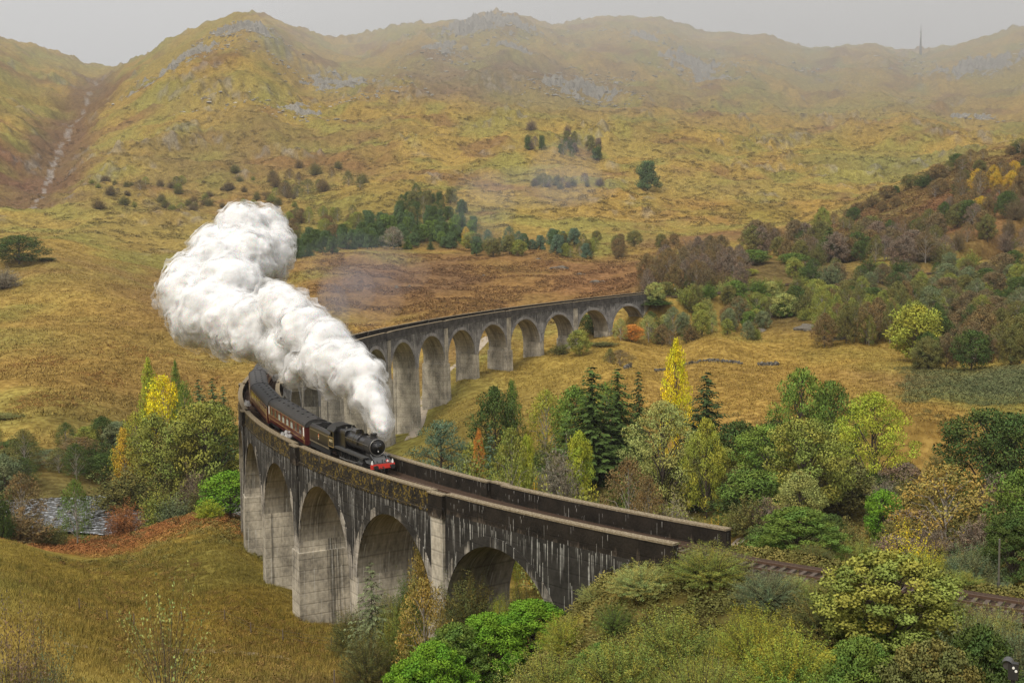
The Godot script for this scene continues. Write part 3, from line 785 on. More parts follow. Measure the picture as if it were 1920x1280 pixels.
func build_loco(s: float) -> void:
	var t := thing("steam_locomotive", "black steam locomotive with red buffer beam pulling the train, steam pouring from its chimney", "steam locomotive")
	t.transform = on_track(s)
	var Z := -5.75
	var b := Mb.new()
	b.tube([Vector3(0, 2.72, Z + 3.55), Vector3(0, 2.72, Z + 5.0), Vector3(0, 2.74, Z + 8.15)], [0.79, 0.82, 0.89], 28)
	var boiler := part("boiler", b.mesh(), M.black, t)
	for a in [3.6, 4.9, 6.2, 7.4]:
		b = Mb.new(); var r: float = 0.795 + 0.021 * (a - 3.55) + 0.012
		b.tube([Vector3(0, 2.725, Z + a), Vector3(0, 2.725, Z + a + 0.09)], [r, r], 28, true)
		part("boiler_band", b.mesh(), M.soot, boiler)
	b = Mb.new(); b.tube([Vector3(0, 2.72, Z + 1.78), Vector3(0, 2.72, Z + 3.55)], [0.86, 0.86], 28)
	var sb := part("smokebox", b.mesh(), M.soot, t)
	b = Mb.new(); b.tube([Vector3(0, 2.72, Z + 1.60), Vector3(0, 2.72, Z + 1.63), Vector3(0, 2.72, Z + 1.70), Vector3(0, 2.72, Z + 1.78)], [0.15, 0.45, 0.68, 0.74], 24)
	var door := part("smokebox_door", b.mesh(), M.black, t)
	b = Mb.new(); var pts := []; var rad := []
	for i in 33: pts.append(Vector3(sin(TAU * i / 32.0) * 0.82, 2.72 + cos(TAU * i / 32.0) * 0.82, Z + 1.755)); rad.append(0.032)
	b.tube(pts, rad, 6, false); part("ring", b.mesh(), M.steel, door)
	b = Mb.new(); b.box(Vector3(0, 3.02, Z + 1.645), Vector3(0.62, 0.17, 0.02)); part("number_plate", b.mesh(), M.soot, door)
	words("numbers", "45212", 0.15, M.white, door, Transform3D(Basis(Vector3.UP, PI), Vector3(0, 3.02, Z + 1.63)))
	b = Mb.new(); b.box(Vector3(0, 3.30, Z + 1.69), Vector3(0.95, 0.035, 0.02)); b.box(Vector3(0, 2.83, Z + 1.60), Vector3(0.30, 0.03, 0.02)); part("handrail", b.mesh(), M.steel, door)
	b = Mb.new(); b.tube([Vector3(0, 2.35, Z + 1.63), Vector3(0, 2.35, Z + 1.60)], [0.06, 0.06], 8); part("shed_plate", b.mesh(), M.white, door)
	b = Mb.new(); b.tube([Vector3(0, 3.45, Z + 2.65), Vector3(0, 3.62, Z + 2.65), Vector3(0, 3.88, Z + 2.65), Vector3(0, 3.90, Z + 2.65), Vector3(0, 4.02, Z + 2.65)], [0.42, 0.30, 0.27, 0.36, 0.33], 20)
	part("chimney", b.mesh(), M.soot, t)
	b = Mb.new(); b.tube([Vector3(0, 3.45, Z + 6.3), Vector3(0, 3.72, Z + 6.3), Vector3(0, 3.86, Z + 6.3), Vector3(0, 3.91, Z + 6.3)], [0.44, 0.40, 0.28, 0.05], 18)
	part("steam_dome", b.mesh(), M.black, t)
	b = Mb.new(); b.tube([Vector3(0, 3.45, Z + 5.0), Vector3(0, 3.64, Z + 5.0), Vector3(0, 3.70, Z + 5.0)], [0.40, 0.36, 0.1], 14)
	for x in [-1.0, 1.0]: b.tube([Vector3(0, 3.58, Z + 5.0), Vector3(x * 0.55, 3.48, Z + 5.0), Vector3(x * 0.87, 3.0, Z + 5.0), Vector3(x * 0.9, 2.5, Z + 5.0)], [0.05, 0.05, 0.05, 0.05], 6)
	part("top_feed", b.mesh(), M.black, t)
	b = Mb.new(); var secs := []
	for q in [[8.1, 0.93, 3.60, 0.42], [8.3, 0.94, 3.62, 0.42], [10.4, 0.92, 3.55, 0.40]]:
		var loop := []
		for p in [[1.0, 0.0], [1.0, 0.55], [1.02, 0.8], [0.93, 0.93], [0.75, 1.0], [-0.75, 1.0], [-0.93, 0.93], [-1.02, 0.8], [-1.0, 0.55], [-1.0, 0.0]]:
			loop.append(Vector3(p[0] * q[1], 1.75 + p[1] * (q[2] - 1.75), Z + q[0]))
		secs.append(loop)
	b.loft(secs); part("firebox", b.mesh(), M.black, t)
	for x in [-0.3, 0.3]:
		b = Mb.new(); b.tube([Vector3(x, 3.55, Z + 9.2), Vector3(x, 3.8, Z + 9.2)], [0.11, 0.08], 8); part("safety_valve", b.mesh(), M.steel, t)
	for x in [-1.0, 1.0]:
		b = Mb.new(); b.box(Vector3(x * 1.0, 1.72, Z + 6.3), Vector3(0.62, 0.045, 8.0)); b.box(Vector3(x * 1.29, 1.64, Z + 6.3), Vector3(0.035, 0.20, 8.0))
		b.quad(Vector3(x * 1.0 + 0.31, 1.74, Z + 2.3), Vector3(x * 1.0 - 0.31, 1.74, Z + 2.3), Vector3(x * 1.0 - 0.31, 1.33, Z + 1.5), Vector3(x * 1.0 + 0.31, 1.33, Z + 1.5))
		part("running_plate", b.mesh(), M.iron, t)
		b = Mb.new(); b.tube([Vector3(x * 0.93, 2.95, Z + 1.9), Vector3(x * 0.98, 2.97, Z + 8.0)], [0.018, 0.018], 5); part("handrail", b.mesh(), M.steel, boiler)
		b = Mb.new(); b.tube([Vector3(x * 1.12, 0.95, Z + 2.35), Vector3(x * 1.12, 0.95, Z + 3.55)], [0.36, 0.36], 14); b.box(Vector3(x * 1.1, 1.42, Z + 2.95), Vector3(0.5, 0.3, 1.05)); part("cylinder", b.mesh(), M.soot, t)
		b = Mb.new(); b.tube([Vector3(x * 1.16, 0.95, Z + 3.5), Vector3(x * 1.16, 0.72, Z + 7.1)], [0.05, 0.06], 6); b.tube([Vector3(x * 1.08, 0.66, Z + 4.95), Vector3(x * 1.08, 0.66, Z + 9.35)], [0.055, 0.055], 6); part("coupling_rod", b.mesh(), M.steel, t)
		for z in [4.95, 7.1, 9.35]: wheel(t, "driving_wheel", x * 0.80, 0.91, Z + z, 16)
		for z in [1.75, 3.75]: wheel(t, "leading_wheel", x * 0.80, 0.50, Z + z, 10)
		b = Mb.new(); b.box(Vector3(x * 0.42, 1.15, Z + 5.6), Vector3(0.05, 0.75, 9.4)); part("frame", b.mesh(), M.soot, t)
		b = Mb.new(); b.tube([Vector3(x * 0.87, 1.05, Z + 0.52), Vector3(x * 0.87, 1.05, Z + 0.10), Vector3(x * 0.87, 1.05, Z + 0.06), Vector3(x * 0.87, 1.05, Z + 0.0)], [0.13, 0.10, 0.24, 0.23], 16); part("buffer", b.mesh(), M.soot, t)
		b = Mb.new(); b.tube([Vector3(x * 1.08, 1.30, Z + 0.62), Vector3(x * 1.08, 1.52, Z + 0.62), Vector3(x * 1.08, 1.60, Z + 0.62), Vector3(x * 1.08, 1.68, Z + 0.62)], [0.10, 0.10, 0.05, 0.06], 8); part("oil_lamp", b.mesh(), M.white, t)
		b = Mb.new(); b.quad(Vector3(x * 0.62, 1.34, Z + 0.66), Vector3(x * 0.72, 1.34, Z + 0.66), Vector3(x * 0.86, 2.15, Z + 1.75), Vector3(x * 0.76, 2.15, Z + 1.75)); b.box(Vector3(x * 1.15, 1.80, Z + 2.1), Vector3(0.55, 0.06, 0.5)); b.box(Vector3(x * 0.95, 1.1, Z + 1.0), Vector3(0.5, 0.05, 0.3)); part("step", b.mesh(), M.iron, t)
		# cab side with its two openings
		b = Mb.new()
		b.box(Vector3(x * 1.32, 2.02, Z + 11.2), Vector3(0.04, 1.15, 1.75)); b.box(Vector3(x * 1.32, 2.85, Z + 10.5), Vector3(0.04, 0.55, 0.35)); b.box(Vector3(x * 1.32, 2.85, Z + 11.25), Vector3(0.04, 0.55, 0.14)); b.box(Vector3(x * 1.32, 3.16, Z + 11.2), Vector3(0.04, 0.12, 1.75))
		var cs := part("cab_side", b.mesh(), M.black, t)
		b = Mb.new(); var X: float = x * 1.345
		for e in [[Vector3(X, 2.52, Z + 11.2), Vector3(0.01, 0.035, 1.5)], [Vector3(X, 1.52, Z + 11.2), Vector3(0.01, 0.035, 1.5)], [Vector3(X, 2.02, Z + 10.45), Vector3(0.01, 1.0, 0.035)], [Vector3(X, 2.02, Z + 11.95), Vector3(0.01, 1.0, 0.035)]]: b.box(e[0], e[1])
		part("lining", b.mesh(), M.lining, cs)
		words("cab_number", "45212", 0.27, M.cream, cs, Transform3D(Basis(Vector3.UP, PI / 2 * x), Vector3(X, 2.15, Z + 11.2)))
	b = Mb.new(); secs = []
	for z in [10.25, 12.35]:
		var up := []; var dn := []
		for i in 11:
			var a := lerpf(-1.0, 1.0, i / 10.0)
			up.append(Vector3(a * 1.38, 3.88 - 0.66 * a * a * (0.55 + 0.45 * a * a), Z + z)); dn.append(Vector3(a * 1.34, 3.83 - 0.66 * a * a * (0.55 + 0.45 * a * a), Z + z))
		up.reverse(); dn.append_array(up); secs.append(dn)
	b.loft(secs); part("cab_roof", b.mesh(), M.iron if false else M.soot, t)
	b = Mb.new(); b.box(Vector3(0, 3.45, Z + 10.34), Vector3(2.1, 0.55, 0.04)); b.box(Vector3(1.12, 2.3, Z + 10.34), Vector3(0.4, 1.7, 0.04)); b.box(Vector3(-1.12, 2.3, Z + 10.34), Vector3(0.4, 1.7, 0.04)); part("cab_front", b.mesh(), M.black, t)
	b = Mb.new(); b.box(Vector3(0, 1.45, Z + 11.3), Vector3(2.6, 0.08, 2.0)); part("cab_floor", b.mesh(), M.soot, t)
	b = Mb.new(); b.box(Vector3(0, 1.06, Z + 0.57), Vector3(2.56, 0.46, 0.07)); part("buffer_beam", b.mesh(), M.red, t)
	b = Mb.new(); b.box(Vector3(0, 1.315, Z + 1.08), Vector3(2.5, 0.04, 0.95)); b.quad(Vector3(0.6, 1.36, Z + 0.9), Vector3(-0.6, 1.36, Z + 0.9), Vector3(-0.6, 1.8, Z + 1.45), Vector3(0.6, 1.8, Z + 1.45)); b.box(Vector3(0, 1.82, Z + 1.62), Vector3(1.3, 0.05, 0.36)); part("front_platform", b.mesh(), M.iron, t)
	b = Mb.new(); b.box(Vector3(0, 1.6, Z + 2.6), Vector3(1.2, 0.75, 1.7)); part("saddle", b.mesh(), M.soot, t)
	b = Mb.new(); b.tube([Vector3(0, 1.0, Z + 0.55), Vector3(0, 0.98, Z + 0.25), Vector3(0, 0.75, Z + 0.2), Vector3(0, 0.45, Z + 0.26)], [0.06, 0.06, 0.05, 0.06], 6); b.tube([Vector3(0.25, 0.95, Z + 0.5), Vector3(0.25, 0.6, Z + 0.3), Vector3(0.22, 0.4, Z + 0.45)], [0.04, 0.04, 0.04], 6); part("coupling_hook", b.mesh(), M.soot, t)
	b = Mb.new(); b.box(Vector3(0, 1.45, Z + 0.66), Vector3(0.07, 0.5, 0.06)); part("lamp_iron", b.mesh(), M.soot, t)
	b = Mb.new(); b.tube([Vector3(-0.55, 1.52, Z + 0.72), Vector3(-0.55, 1.52, Z + 0.60)], [0.14, 0.14], 12); var hl := part("headlamp", b.mesh(), M.red, t)
	b = Mb.new(); b.tube([Vector3(-0.55, 1.52, Z + 0.60), Vector3(-0.55, 1.52, Z + 0.585)], [0.11, 0.10], 12); part("lens", b.mesh(), M.white, hl)

func build_tender(s: float) -> void:
	var t := thing("tender", "black tender heaped with coal between the locomotive and the carriages", "tender")
	t.transform = on_track(s)
	var b := Mb.new(); var secs := []
	for z in [-3.45, 3.45]:
		var loop := []
		for p in [[1.30, 1.35], [1.30, 2.78], [1.24, 2.95], [0.98, 3.22], [0.93, 3.22], [0.90, 2.7], [-0.90, 2.7], [-0.93, 3.22], [-0.98, 3.22], [-1.24, 2.95], [-1.30, 2.78], [-1.30, 1.35]]: loop.append(Vector3(p[0], p[1], z))
		secs.append(loop)
	b.loft(secs)
	var body := part("tank", b.mesh(), M.black, t)
	for x in [-1.0, 1.0]:
		b = Mb.new(); var X: float = x * 1.306
		for e in [[Vector3(X, 2.68, 0), Vector3(0.008, 0.035, 6.5)], [Vector3(X, 1.46, 0), Vector3(0.008, 0.035, 6.5)], [Vector3(X, 2.07, -3.25), Vector3(0.008, 1.22, 0.035)], [Vector3(X, 2.07, 3.25), Vector3(0.008, 1.22, 0.035)], [Vector3(X, 1.36, 0), Vector3(0.008, 0.025, 6.8)]]: b.box(e[0], e[1])
		part("lining", b.mesh(), flat(Color(0.30, 0.24, 0.14)), body)
		b = Mb.new(); b.tube([Vector3(X, 2.25, 0.15), Vector3(X + x * 0.012, 2.25, 0.15)], [0.15, 0.14], 10); b.box(Vector3(X, 2.42, 0.15), Vector3(0.012, 0.18, 0.16)); part("crest", b.mesh(), flat(Color(0.55, 0.16, 0.06)), body)
		b = Mb.new(); b.box(Vector3(X, 2.0, 0.15), Vector3(0.012, 0.22, 0.14)); b.box(Vector3(X, 2.25, 0.15), Vector3(0.03, 0.05, 0.42)); part("crest", b.mesh(), M.cream, body)
		b = Mb.new(); b.box(Vector3(x * 1.18, 1.0, 0), Vector3(0.05, 0.62, 6.9)); part("frame", b.mesh(), M.soot, t)
		for z in [-2.2, 0.0, 2.2]: wheel(t, "wheel", x * 0.8, 0.64, z, 12)
	b = Mb.new(); b.box(Vector3(0, 1.28, 0), Vector3(2.5, 0.14, 7.2)); part("footplate", b.mesh(), M.soot, t)
	# coal: a heap of lumps
	b = Mb.new(); var r := RandomNumberGenerator.new(); r.seed = 5
	for i in 150:
		var z := r.randf_range(-3.2, 2.4); var x := r.randf_range(-0.85, 0.85)
		b.box(Vector3(x, 2.85 + 0.35 * (1.0 - x * x) * (0.6 + 0.4 * sin(z * 1.3)), z), Vector3.ONE * r.randf_range(0.16, 0.42), Basis.from_euler(Vector3(r.randf() * 3, r.randf() * 3, r.randf() * 3)))
	part("coal", b.mesh(), M.coal, t)
	b = Mb.new(); b.box(Vector3(0, 3.0, 3.0), Vector3(2.0, 0.4, 0.8)); b.box(Vector3(0, 2.5, -3.48), Vector3(2.3, 1.6, 0.06)); part("bulkhead", b.mesh(), M.soot, t)

func coach_loop(z: float, inset := 0.0) -> Array:
	var loop := []
	for p in [[1.33, 1.0], [1.40, 1.45], [1.41, 2.1], [1.36, 2.95], [1.30, 3.12]]: loop.append(Vector3(p[0] - inset, p[1], z))
	for p in [[-1.30, 3.12], [-1.36, 2.95], [-1.41, 2.1], [-1.40, 1.45], [-1.33, 1.0]]: loop.append(Vector3(p[0] + inset, p[1], z))
	return loop

func build_coach(label: String, gold: bool) -> Node3D:
	var t := thing("passenger_carriage", label, "railway carriage", Vector3.ZERO, "maroon carriages of the steam train")
	var L := 9.75
	var b := Mb.new(); b.loft([coach_loop(-L), coach_loop(L)])
	var body := part("body", b.mesh(), M.maroon, t)
	b = Mb.new(); var secs := []
	for z in [-L - 0.05, L + 0.05]:
		var loop := []
		for i in 15:
			var a := PI * i / 14.0
			loop.append(Vector3(cos(a) * 1.36, 3.02 + pow(sin(a), 0.8) * 0.80, z))
		secs.append(loop)
	b.loft(secs); var roof := part("roof", b.mesh(), M.roof, t)
	for i in 15:
		var vb := Mb.new(); vb.box(Vector3(-0.42 if i % 2 == 0 else 0.42, 3.79, -8.6 + i * 1.23), Vector3(0.24, 0.14, 0.30)); part("roof_vent", vb.mesh(), M.soot, roof)
	for z in [-1.0, 1.0]:
		b = Mb.new(); var pts := []; var rad := []
		for i in 15:
			var a := PI * i / 14.0
			pts.append(Vector3(cos(a) * 1.38, 3.0 + pow(sin(a), 0.8) * 0.84, z * (L + 0.04))); rad.append(0.045)
		b.tube(pts, rad, 5); part("end_rim", b.mesh(), M.soot, roof)
		b = Mb.new(); b.box(Vector3(0, 2.1, z * (L + 0.16)), Vector3(1.2, 2.2, 0.3)); part("gangway", b.mesh(), M.soot, t)
		b = Mb.new()
		for x in [-0.6, 0.6]: b.box(Vector3(x * 1.8, 0.75, z * 6.9), Vector3(0.14, 0.4, 3.4))
		b.box(Vector3(0, 0.8, z * 6.9), Vector3(2.2, 0.24, 0.5)); var bogie := part("bogie", b.mesh(), M.soot, t)
		for w in [-1.3, 1.3]: for x in [-0.78, 0.78]: part("wheel", disc(x, 0.46, z * 6.9 + w, 0.46, 0.13, 16), M.soot, bogie)
		for x in [-0.87, 0.87]:
			b = Mb.new(); b.tube([Vector3(x, 1.05, z * L), Vector3(x, 1.05, z * (L + 0.28)), Vector3(x, 1.05, z * (L + 0.30)), Vector3(x, 1.05, z * (L + 0.34))], [0.09, 0.09, 0.2, 0.2], 10); part("buffer", b.mesh(), M.soot, t)
	b = Mb.new(); b.box(Vector3(0, 0.78, 0), Vector3(2.0, 0.5, 5.5)); b.box(Vector3(0, 0.95, 0), Vector3(2.5, 0.12, 19.2)); part("underframe", b.mesh(), M.soot, t)
	for x in [-1.0, 1.0]:
		b = Mb.new()
		for y in [1.50, 1.98]: b.box(Vector3(x * (1.405 if y < 1.7 else 1.412), y, 0), Vector3(0.012, 0.03, 19.3))
		b.box(Vector3(x * 1.345, 2.98, 0), Vector3(0.012, 0.028, 19.3))
		part("lining", b.mesh(), M.lining, body)
		var wb := Mb.new()
		var spots := []
		for i in 8: spots.append([-7.6 + i * 2.17, 1.25 if gold else 0.98, 0.92])
		for e in [-9.15, 9.15]: spots.append([e, 0.48, 1.0])
		for q in spots:
			var z: float = q[0]; var w: float = q[1]; var h: float = q[2]
			wb = Mb.new(); wb.box(Vector3(x * 1.385, 2.44, z), Vector3(0.05, h + 0.10, w + 0.10))
			var wi := part("window", wb.mesh(), M.maroon, t)
			wb = Mb.new(); wb.box(Vector3(x * 1.393, 2.44 - (0.13 if w > 0.6 else 0.0), z), Vector3(0.05, h - (0.26 if w > 0.6 else 0.0), w)); part("pane", wb.mesh(), (M.white if w < 0.6 else M.pale_reflection_glass if int(z * 3) % 2 else M.glass) if not gold else M.gold_reflection_glass, wi)
			if w > 0.6:
				wb = Mb.new(); wb.box(Vector3(x * 1.385, 2.78, z), Vector3(0.056, 0.22, w * 0.9)); part("toplight", wb.mesh(), M.glass, wi)
		for e in [-9.15, 9.15]:
			wb = Mb.new(); wb.box(Vector3(x * 1.392, 2.05, e), Vector3(0.03, 1.95, 0.03)); wb.box(Vector3(x * 1.41, 1.9, e + 0.3), Vector3(0.05, 0.06, 0.12)); part("door", wb.mesh(), M.lining, t)
		wb = Mb.new(); wb.box(Vector3(x * 1.40, 1.72, -8.6), Vector3(0.02, 0.11, 0.7)); part("number", wb.mesh(), M.lining, t)
	return t

func build_train() -> void:
	var front := 19.06
	build_loco(front - 5.75 / SPAN)
	build_tender(front - 15.4 / SPAN)
	var names := ["maroon carriage coupled right behind the black tender", "maroon carriage with golden reflections coloured into its windows, second behind the tender", "third maroon carriage on the sharpest of the bend, steam drifting over its roof", "fourth maroon carriage mostly lost in the white steam", "fifth maroon carriage on the far side of the bend, hidden by steam"]
	for i in 5:
		var s := front - (19.25 + 10.1 + i * 20.25) / SPAN
		var c := build_coach(names[i], i == 1)
		c.transform = on_track(s)

# ---------- the steam
const PUFFS := [[719, 806, 5, 121.5], [716, 796, 8, 122], [710, 782, 13, 122.5], [703, 760, 18, 123.5], [690, 738, 27, 125], [667, 708, 38, 128], [640, 684, 42, 132], [606, 684, 37, 136], [566, 686, 27, 140], [548, 706, 12, 141], [622, 722, 16, 133], [612, 650, 44, 138], [572, 618, 48, 143], [545, 655, 48, 146], [500, 652, 24, 150], [535, 588, 46, 148],
	[482, 618, 55, 153], [440, 606, 54, 158], [398, 590, 62, 162], [350, 556, 46, 166], [330, 540, 30, 168], [366, 604, 42, 164], [430, 545, 62, 165], [402, 500, 46, 170], [450, 490, 62, 173], [498, 478, 48, 177], [396, 462, 34, 173], [455, 432, 44, 178], [496, 422, 32, 180], [440, 414, 24, 178], [516, 455, 34, 179], [350, 518, 38, 168], [520, 560, 32, 152], [690, 700, 26, 127], [655, 672, 26, 132], [506, 672, 14, 151], [425, 640, 24, 158]]

func plume(cell: float, swell: float, lo: Vector3, hi: Vector3) -> Mb:
	var nx := int((hi.x - lo.x) / cell) + 2; var ny := int((hi.y - lo.y) / cell) + 2; var nzz := int((hi.z - lo.z) / cell) + 2
	var f := PackedFloat32Array(); f.resize(nx * ny * nzz); f.fill(9.0)
	for q in PUFFS:
		var c := sight(q[0], q[1], q[3]); var r: float = maxf(0.3, q[2] * q[3] / LENS * 1.02 - 0.6 * clampf((q[3] - 120.0) / 8.0, 0.0, 1.0))
		var reach := r + 2.6
		var a := ((c - lo - Vector3.ONE * reach) / cell).floor(); var e := ((c - lo + Vector3.ONE * reach) / cell).ceil()
		for z in range(maxi(0, int(a.z)), mini(nzz, int(e.z))):
			for y in range(maxi(0, int(a.y)), mini(ny, int(e.y))):
				var row := (z * ny + y) * nx
				var py := lo.y + y * cell - c.y; var pz := lo.z + z * cell - c.z; var p2 := py * py + pz * pz
				if p2 > reach * reach: continue
				for x in range(maxi(0, int(a.x)), mini(nx, int(e.x))):
					var px := lo.x + x * cell - c.x
					var d := sqrt(px * px + p2) - r
					var o := f[row + x]
					var h := maxf(0.9 - absf(d - o), 0.0) / 0.9
					f[row + x] = minf(d, o) - h * h * 0.9 * 0.25
	var base := f.duplicate()
	var c1 := FastNoiseLite.new(); c1.noise_type = FastNoiseLite.TYPE_CELLULAR; c1.seed = 8; c1.frequency = 0.36; c1.fractal_type = FastNoiseLite.FRACTAL_NONE; c1.cellular_return_type = FastNoiseLite.RETURN_DISTANCE
	var c2: FastNoiseLite = c1.duplicate(); c2.frequency = 0.85; c2.seed = 9
	var c3: FastNoiseLite = c1.duplicate(); c3.frequency = 1.9; c3.seed = 10
	var w1 := nz(12, 0.25, 3)
	for z in nzz:
		for y in ny:
			var row := (z * ny + y) * nx
			for x in nx:
				var d := f[row + x]
				if d > 2.2 or d < -3.0: continue
				var px := lo.x + x * cell; var py := lo.y + y * cell; var pz := lo.z + z * cell
				var s := clampf((EYE.distance_to(Vector3(px, py, pz)) - 119.5) / 7.0, 0.2, 1.0)
				var w := w1.get_noise_3d(px, py, pz)
				f[row + x] = d + s * (1.25 * (c1.get_noise_3d(px + w * 1.5, py, pz) + 0.55) + 0.62 * (c2.get_noise_3d(px, py + w, pz) + 0.55)) + 0.20 * (c3.get_noise_3d(px, py, pz) + 0.55) + 0.5 * s * w - swell * (0.15 + 0.85 * s)
	var b := Mb.new(); var id := PackedInt32Array(); id.resize(nx * ny * nzz); id.fill(-1)
	for z in range(1, nzz - 1):
		for y in range(1, ny - 1):
			for x in range(1, nx - 1):
				var k := (z * ny + y) * nx + x
				var f0 := f[k]
				if f0 > 2.0 or f0 < -2.0: continue
				var inside := 0; var sum := Vector3.ZERO; var cnt := 0
				var v8 := [f0, f[k + 1], f[k + nx], f[k + nx + 1], f[k + nx * ny], f[k + nx * ny + 1], f[k + nx * ny + nx], f[k + nx * ny + nx + 1]]
				for i in 8: if v8[i] < 0.0: inside += 1
				if inside == 0 or inside == 8: continue
				for i in 8:
					for bit in [1, 2, 4]:
						if i & bit: continue
						var a: float = v8[i]; var e: float = v8[i | bit]
						if (a < 0.0) != (e < 0.0):
							var t := a / (a - e); var p := Vector3(i & 1, (i >> 1) & 1, (i >> 2) & 1)
							sum += p + (Vector3(1, 0, 0) if bit == 1 else Vector3(0, 1, 0) if bit == 2 else Vector3(0, 0, 1)) * t; cnt += 1
				id[k] = b.v.size()
				b.v.append(lo + (Vector3(x, y, z) + sum / cnt) * cell)
				var g := Vector3(v8[1] + v8[3] + v8[5] + v8[7] - v8[0] - v8[2] - v8[4] - v8[6], v8[2] + v8[3] + v8[6] + v8[7] - v8[0] - v8[1] - v8[4] - v8[5], v8[4] + v8[5] + v8[6] + v8[7] - v8[0] - v8[1] - v8[2] - v8[3])
				var gs := Vector3(base[k + 1] - base[k - 1], base[k + nx] - base[k - nx], base[k + nx * ny] - base[k - nx * ny])
				b.n.append((g.normalized() * 0.55 + gs.normalized() * 0.45).normalized())
				var wp := b.v[b.v.size() - 1]
				b.c.append(Color(1, 1, 1, clampf(0.42 + 1.3 * w1.get_noise_3d(wp.x * 1.6 + swell * 90.0, wp.y * 1.6, wp.z * 1.6), 0.0, 1.0))); b.uv.append(Vector2.ZERO)
	var dx := 1; var dy := nx; var dz := nx * ny
	for z in range(1, nzz - 1):
		for y in range(1, ny - 1):
			for x in range(1, nx - 1):
				var k := (z * ny + y) * nx + x
				if id[k] < 0: continue
				var a := f[k] < 0.0
				for q in [[dx, dy, dz], [dy, dz, dx], [dz, dx, dy]]:
					if a != (f[k + q[0]] < 0.0):
						var i0 := id[k]; var i1 := id[k - q[1]]; var i2 := id[k - q[1] - q[2]]; var i3 := id[k - q[2]]
						if i1 < 0 or i2 < 0 or i3 < 0: continue
						if a: b.ix.append_array(PackedInt32Array([i0, i2, i1, i0, i3, i2]))
						else: b.ix.append_array(PackedInt32Array([i0, i1, i2, i0, i2, i3]))
	return b

func build_steam() -> void:
	var lo := Vector3(1e9, 1e9, 1e9); var hi := -lo
	for q in PUFFS:
		var c := sight(q[0], q[1], q[3]); var r: float = q[2] * q[3] / LENS + 2.0
		lo = lo.min(c - Vector3.ONE * r); hi = hi.max(c + Vector3.ONE * r)
	var t := thing("steam_plume", "thick billowing white steam plume trailing back from the locomotive chimney", "steam")
	var m := flat(Color(0.74, 0.74, 0.74), 1.0); m.metallic_specular = 0.0; m.subsurf_scatter_enabled = true; m.subsurf_scatter_strength = 0.6
	part("dense_steam", plume(0.30, 0.42, lo, hi).mesh(), m, t)
	for q in [[0.66, 0.8], [0.92, 0.62], [1.25, 0.45]]:
		var w := flat(Color(0.76, 0.76, 0.76), 1.0); w.vertex_color_use_as_albedo = true; w.metallic_specular = 0.0; w.transparency = BaseMaterial3D.TRANSPARENCY_ALPHA; w.albedo_color.a = q[1]
		part("thin_steam", plume(0.4, q[0], lo, hi).mesh(), w, t)
	var k := 0
	for q in [[539, 817, 6, 142.0, "small white puff of leaking steam under the first carriage"], [464, 757, 8, 168.0, "small white puff of leaking steam beside the second carriage"]]:
		var c := sight(q[0], q[1], q[3]); var b := Mb.new(); var r := RandomNumberGenerator.new(); r.seed = 3 + k
		k += 1
		for i in 16:
			var p := c + Vector3(r.randfn(), r.randfn(), r.randfn()) * 0.22; var rr := r.randf_range(0.10, 0.26); var pts := []; var rad := []
			for e in 7: pts.append(p - Vector3(0, cos(PI * e / 6.0) * rr, 0)); rad.append(maxf(0.004, sin(PI * e / 6.0) * rr))
			b.tube(pts, rad, 10)
		var w := flat(Color(0.8, 0.8, 0.8), 1.0); w.metallic_specular = 0.0; w.transparency = BaseMaterial3D.TRANSPARENCY_ALPHA; w.albedo_color.a = 0.35
		tag(part("steam_puff", b.mesh(), w), q[4], "steam")

# ---------- trees
# Every crown is a cloud of small leaf faces on limbs; a tree is a thing with a trunk and a crown, built once per kind at unit height and copied.
class Crown:
	var v := PackedVector3Array()
	var n := PackedVector3Array()
	var c := PackedColorArray()
	var ix := PackedInt32Array()
	var r := RandomNumberGenerator.new()
	func leaf(p: Vector3, out: Vector3, long: Vector3, size: float, wide: float, tone: Color) -> void:
		var side := out.cross(long)
		if side.length_squared() < 1e-8: side = Vector3(1, 0, 0)
		side = side.normalized() * size * wide * 0.5
		var l := long * size
		var k := v.size()
		v.append(p); v.append(p + l * 0.45 - side); v.append(p + l); v.append(p + l * 0.45 + side)
		n.append(out); n.append(out); n.append(out); n.append(out)
		c.append(tone); c.append(tone); c.append(tone); c.append(tone)
		ix.append_array(PackedInt32Array([k, k + 2, k + 1, k, k + 3, k + 2]))
	func ball() -> Vector3:
		var z := r.randf_range(-1, 1); var a := r.randf() * TAU; var q := sqrt(1.0 - z * z)
		return Vector3(q * cos(a), z, q * sin(a))
	func mesh() -> ArrayMesh:
		var a := []; a.resize(Mesh.ARRAY_MAX)
		a[Mesh.ARRAY_VERTEX] = v; a[Mesh.ARRAY_NORMAL] = n; a[Mesh.ARRAY_COLOR] = c; a[Mesh.ARRAY_INDEX] = ix
		var m := ArrayMesh.new(); m.add_surface_from_arrays(Mesh.PRIMITIVE_TRIANGLES, a)
		return m

func outline(kind: String, t: float) -> float:              # crown half width (of 0.5) at share t of its height
	match kind:
		"round": return 0.5 * pow(maxf(0.0, 1.0 - pow(absf(t - 0.46) / 0.56, 2.2)), 0.6)
		"egg": return 0.5 * pow(maxf(0.0, 1.0 - pow(absf(t - 0.36) / 0.66, 1.9)), 0.7)
		"column": return 0.5 * minf(1.0, t * 4.0 + 0.35) * pow(maxf(0.0, 1.0 - t), 0.55)
		"dome": return 0.5 * pow(maxf(0.0, 1.0 - t * t), 0.55)
	return 0.5 * (1.0 - t)

